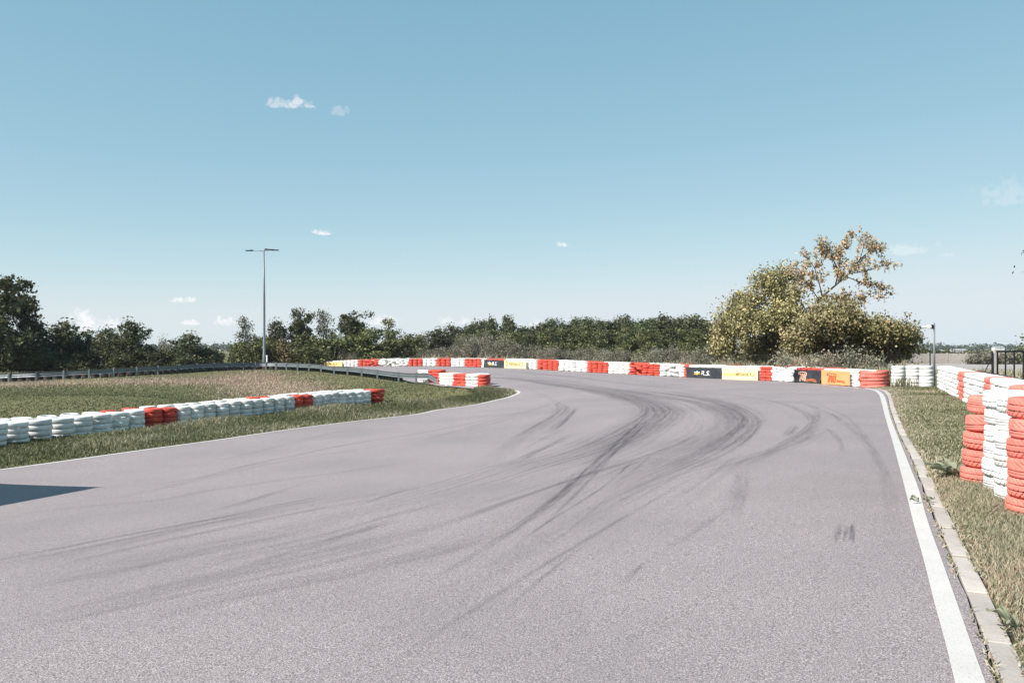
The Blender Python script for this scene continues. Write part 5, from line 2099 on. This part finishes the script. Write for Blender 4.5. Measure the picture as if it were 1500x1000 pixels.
limb_tree('sparse_tree', 1183, 50, [
    ([(1183, 533, 0), (1188, 480, 0), (1198, 445, 0), (1207, 432, 0)], .17),
    ([(1207, 432, 0), (1222, 418, -.2), (1240, 402, -.3), (1258, 380, -.2), (1275, 366, 0), (1290, 362, .2)], .10),
    ([(1222, 418, -.2), (1231, 396, .3), (1236, 372, .5), (1246, 352, .6), (1251, 348, .6)], .075),
    ([(1205, 435, 0), (1201, 412, .2), (1196, 392, .3), (1186, 378, .3), (1176, 384, .4)], .065),
    ([(1231, 396, .3), (1222, 378, .2), (1212, 364, .1), (1204, 358, 0)], .05),
    ([(1240, 402, -.3), (1262, 398, -.5), (1284, 392, -.6), (1298, 388, -.5)], .055),
    ([(1236, 405, -.2), (1258, 414, -.3), (1276, 418, -.2), (1284, 428, -.1)], .05),
    ([(1258, 380, -.2), (1262, 362, -.3), (1272, 350, -.3)], .04),
    ([(1207, 432, 0), (1228, 436, -.5), (1252, 440, -.7), (1270, 446, -.6)], .06),
    ([(1200, 440, 0), (1184, 420, -.3), (1172, 408, -.3), (1164, 400, -.2)], .05),
    ([(1196, 392, .3), (1206, 378, .5), (1210, 366, .5)], .035)],
    .1, 'tall thin-leaved tree with rusty leaves and bare limbs rising above the clump', 'tree', GB, L_RUST, .12, 411, 7.0, 6, 7.0, .62, .34)
big_bush('grey_weed_bush', 1250, 42.8, [(1190, 530, 14, 8, 0), (1215, 528, 14, 9, 0), (1245, 527, 14, 12, 0), (1275, 530, 16, 9, 0), (1150, 528, 12, 8, .4)],
         120, 16, 0, .10, 'low ragged dry weeds at the wire fence behind the orange banner', 'weeds', 341, L_GREY, (1245, 520), 5, .0, .20, 20, .012)
# right edge: twig ends of a tree standing just out of frame, and a small bush at the gate
big_bush('edge_tree', 1545, 30, [(1535, 395, 36, 22, 0), (1560, 375, 40, 28, 0), (1570, 420, 50, 40, 0), (1540, 365, 20, 10, 0), (1600, 400, 50, 50, 0)],
         150, 14, 0, .12, 'tree just past the right edge, a few leaves showing high up', 'tree', 351, L_DARK, (1565, 390), 1, .1, .26, 30, .09)
big_bush('gate_bush', 1512, 40, [(1508, 508, 14, 8, 0), (1520, 520, 22, 16, 0), (1540, 510, 24, 22, 0)], 90, 16, 0, .12, 'small leafy bush behind the black gate at the right edge', 'bush', 361, L_MID, (1515, 510), 3, .0, .22, 12, .02)
big_bush('straw_bush', 1440, 88, [(1428, 527, 12, 6, 0), (1442, 525, 14, 7, 0), (1456, 527, 12, 6, 0), (1475, 527, 16, 6, .5), (1495, 526, 16, 6, .5)], 260, 22, 0, .17, 'pale straw-coloured scrub between the grey panel fence and gate', 'bush', 371, L_GREY, (1445, 522), 5, .0, .30, 14, .03)
big_bush('low_hedge', 1400, 104, [(1360, 520, 14, 3, 0), (1380, 521, 14, 3, 0), (1400, 522, 14, 3, 0), (1420, 522, 14, 3, 0), (1440, 521, 14, 3, 0), (1345, 518, 12, 3, 0)], 260, 20, 0, .2, 'low dark hedge just beyond the pale grey panel fence', 'hedge', 381, L_DARK, (1400, 517), 6, .0, .26, 10, .03)

# far wood on the horizon
rg = np.random.default_rng(77)
n = 5200
a = rg.uniform(-.72, .72, n)
D = rg.uniform(880, 1010, n)
X = np.tan(a) * D
hv_ = 5.5 + 1.8 * np.sin(X * .021) + 1.2 * np.sin(X * .063 + 1) + 1.0 * np.sin(X * .16 + 2)
P = np.column_stack([X, D, np.abs(rg.random(n)) ** .6 * (hv_ + 1.2)])
P = np.repeat(P, 7, 0) + rg.normal(0, 1.4, (n * 7, 3)) * np.array([1.2, 1, .5])
P[:, 2] = np.maximum(P[:, 2], .2)
V, Fc = leaf_cloud(P, 2.0, rg)
o = obj('far_wood', mesh('far_wood', V, Fc, (L_FAR,), False, {'tint': np.repeat(np.clip(rg.normal(.4, .2, len(P)), 0, 1), 4)}))
tag(o, 'low bluish wood along the far horizon', 'wood', kind='stuff')

# ------------------------------------------------------------------ air
hm = bpy.data.materials.new('haze')
hm.use_nodes = True
hm.node_tree.nodes.clear()
hg = NT(hm.node_tree)
ho = hg.n('ShaderNodeOutputMaterial')
hv = hg.n('ShaderNodeVolumePrincipled')
hv.inputs['Color'].default_value = (.80, .88, .96, 1)
hv.inputs['Density'].default_value = .00014
hm.node_tree.links.new(hv.outputs[0], ho.inputs['Volume'])
mb = MB()
mb.box((0, 240, 7.0), (2790, 2310, 19.0))
tag(mb.build('haze', hm), 'thin pale haze over the flat land', 'haze', kind='stuff')
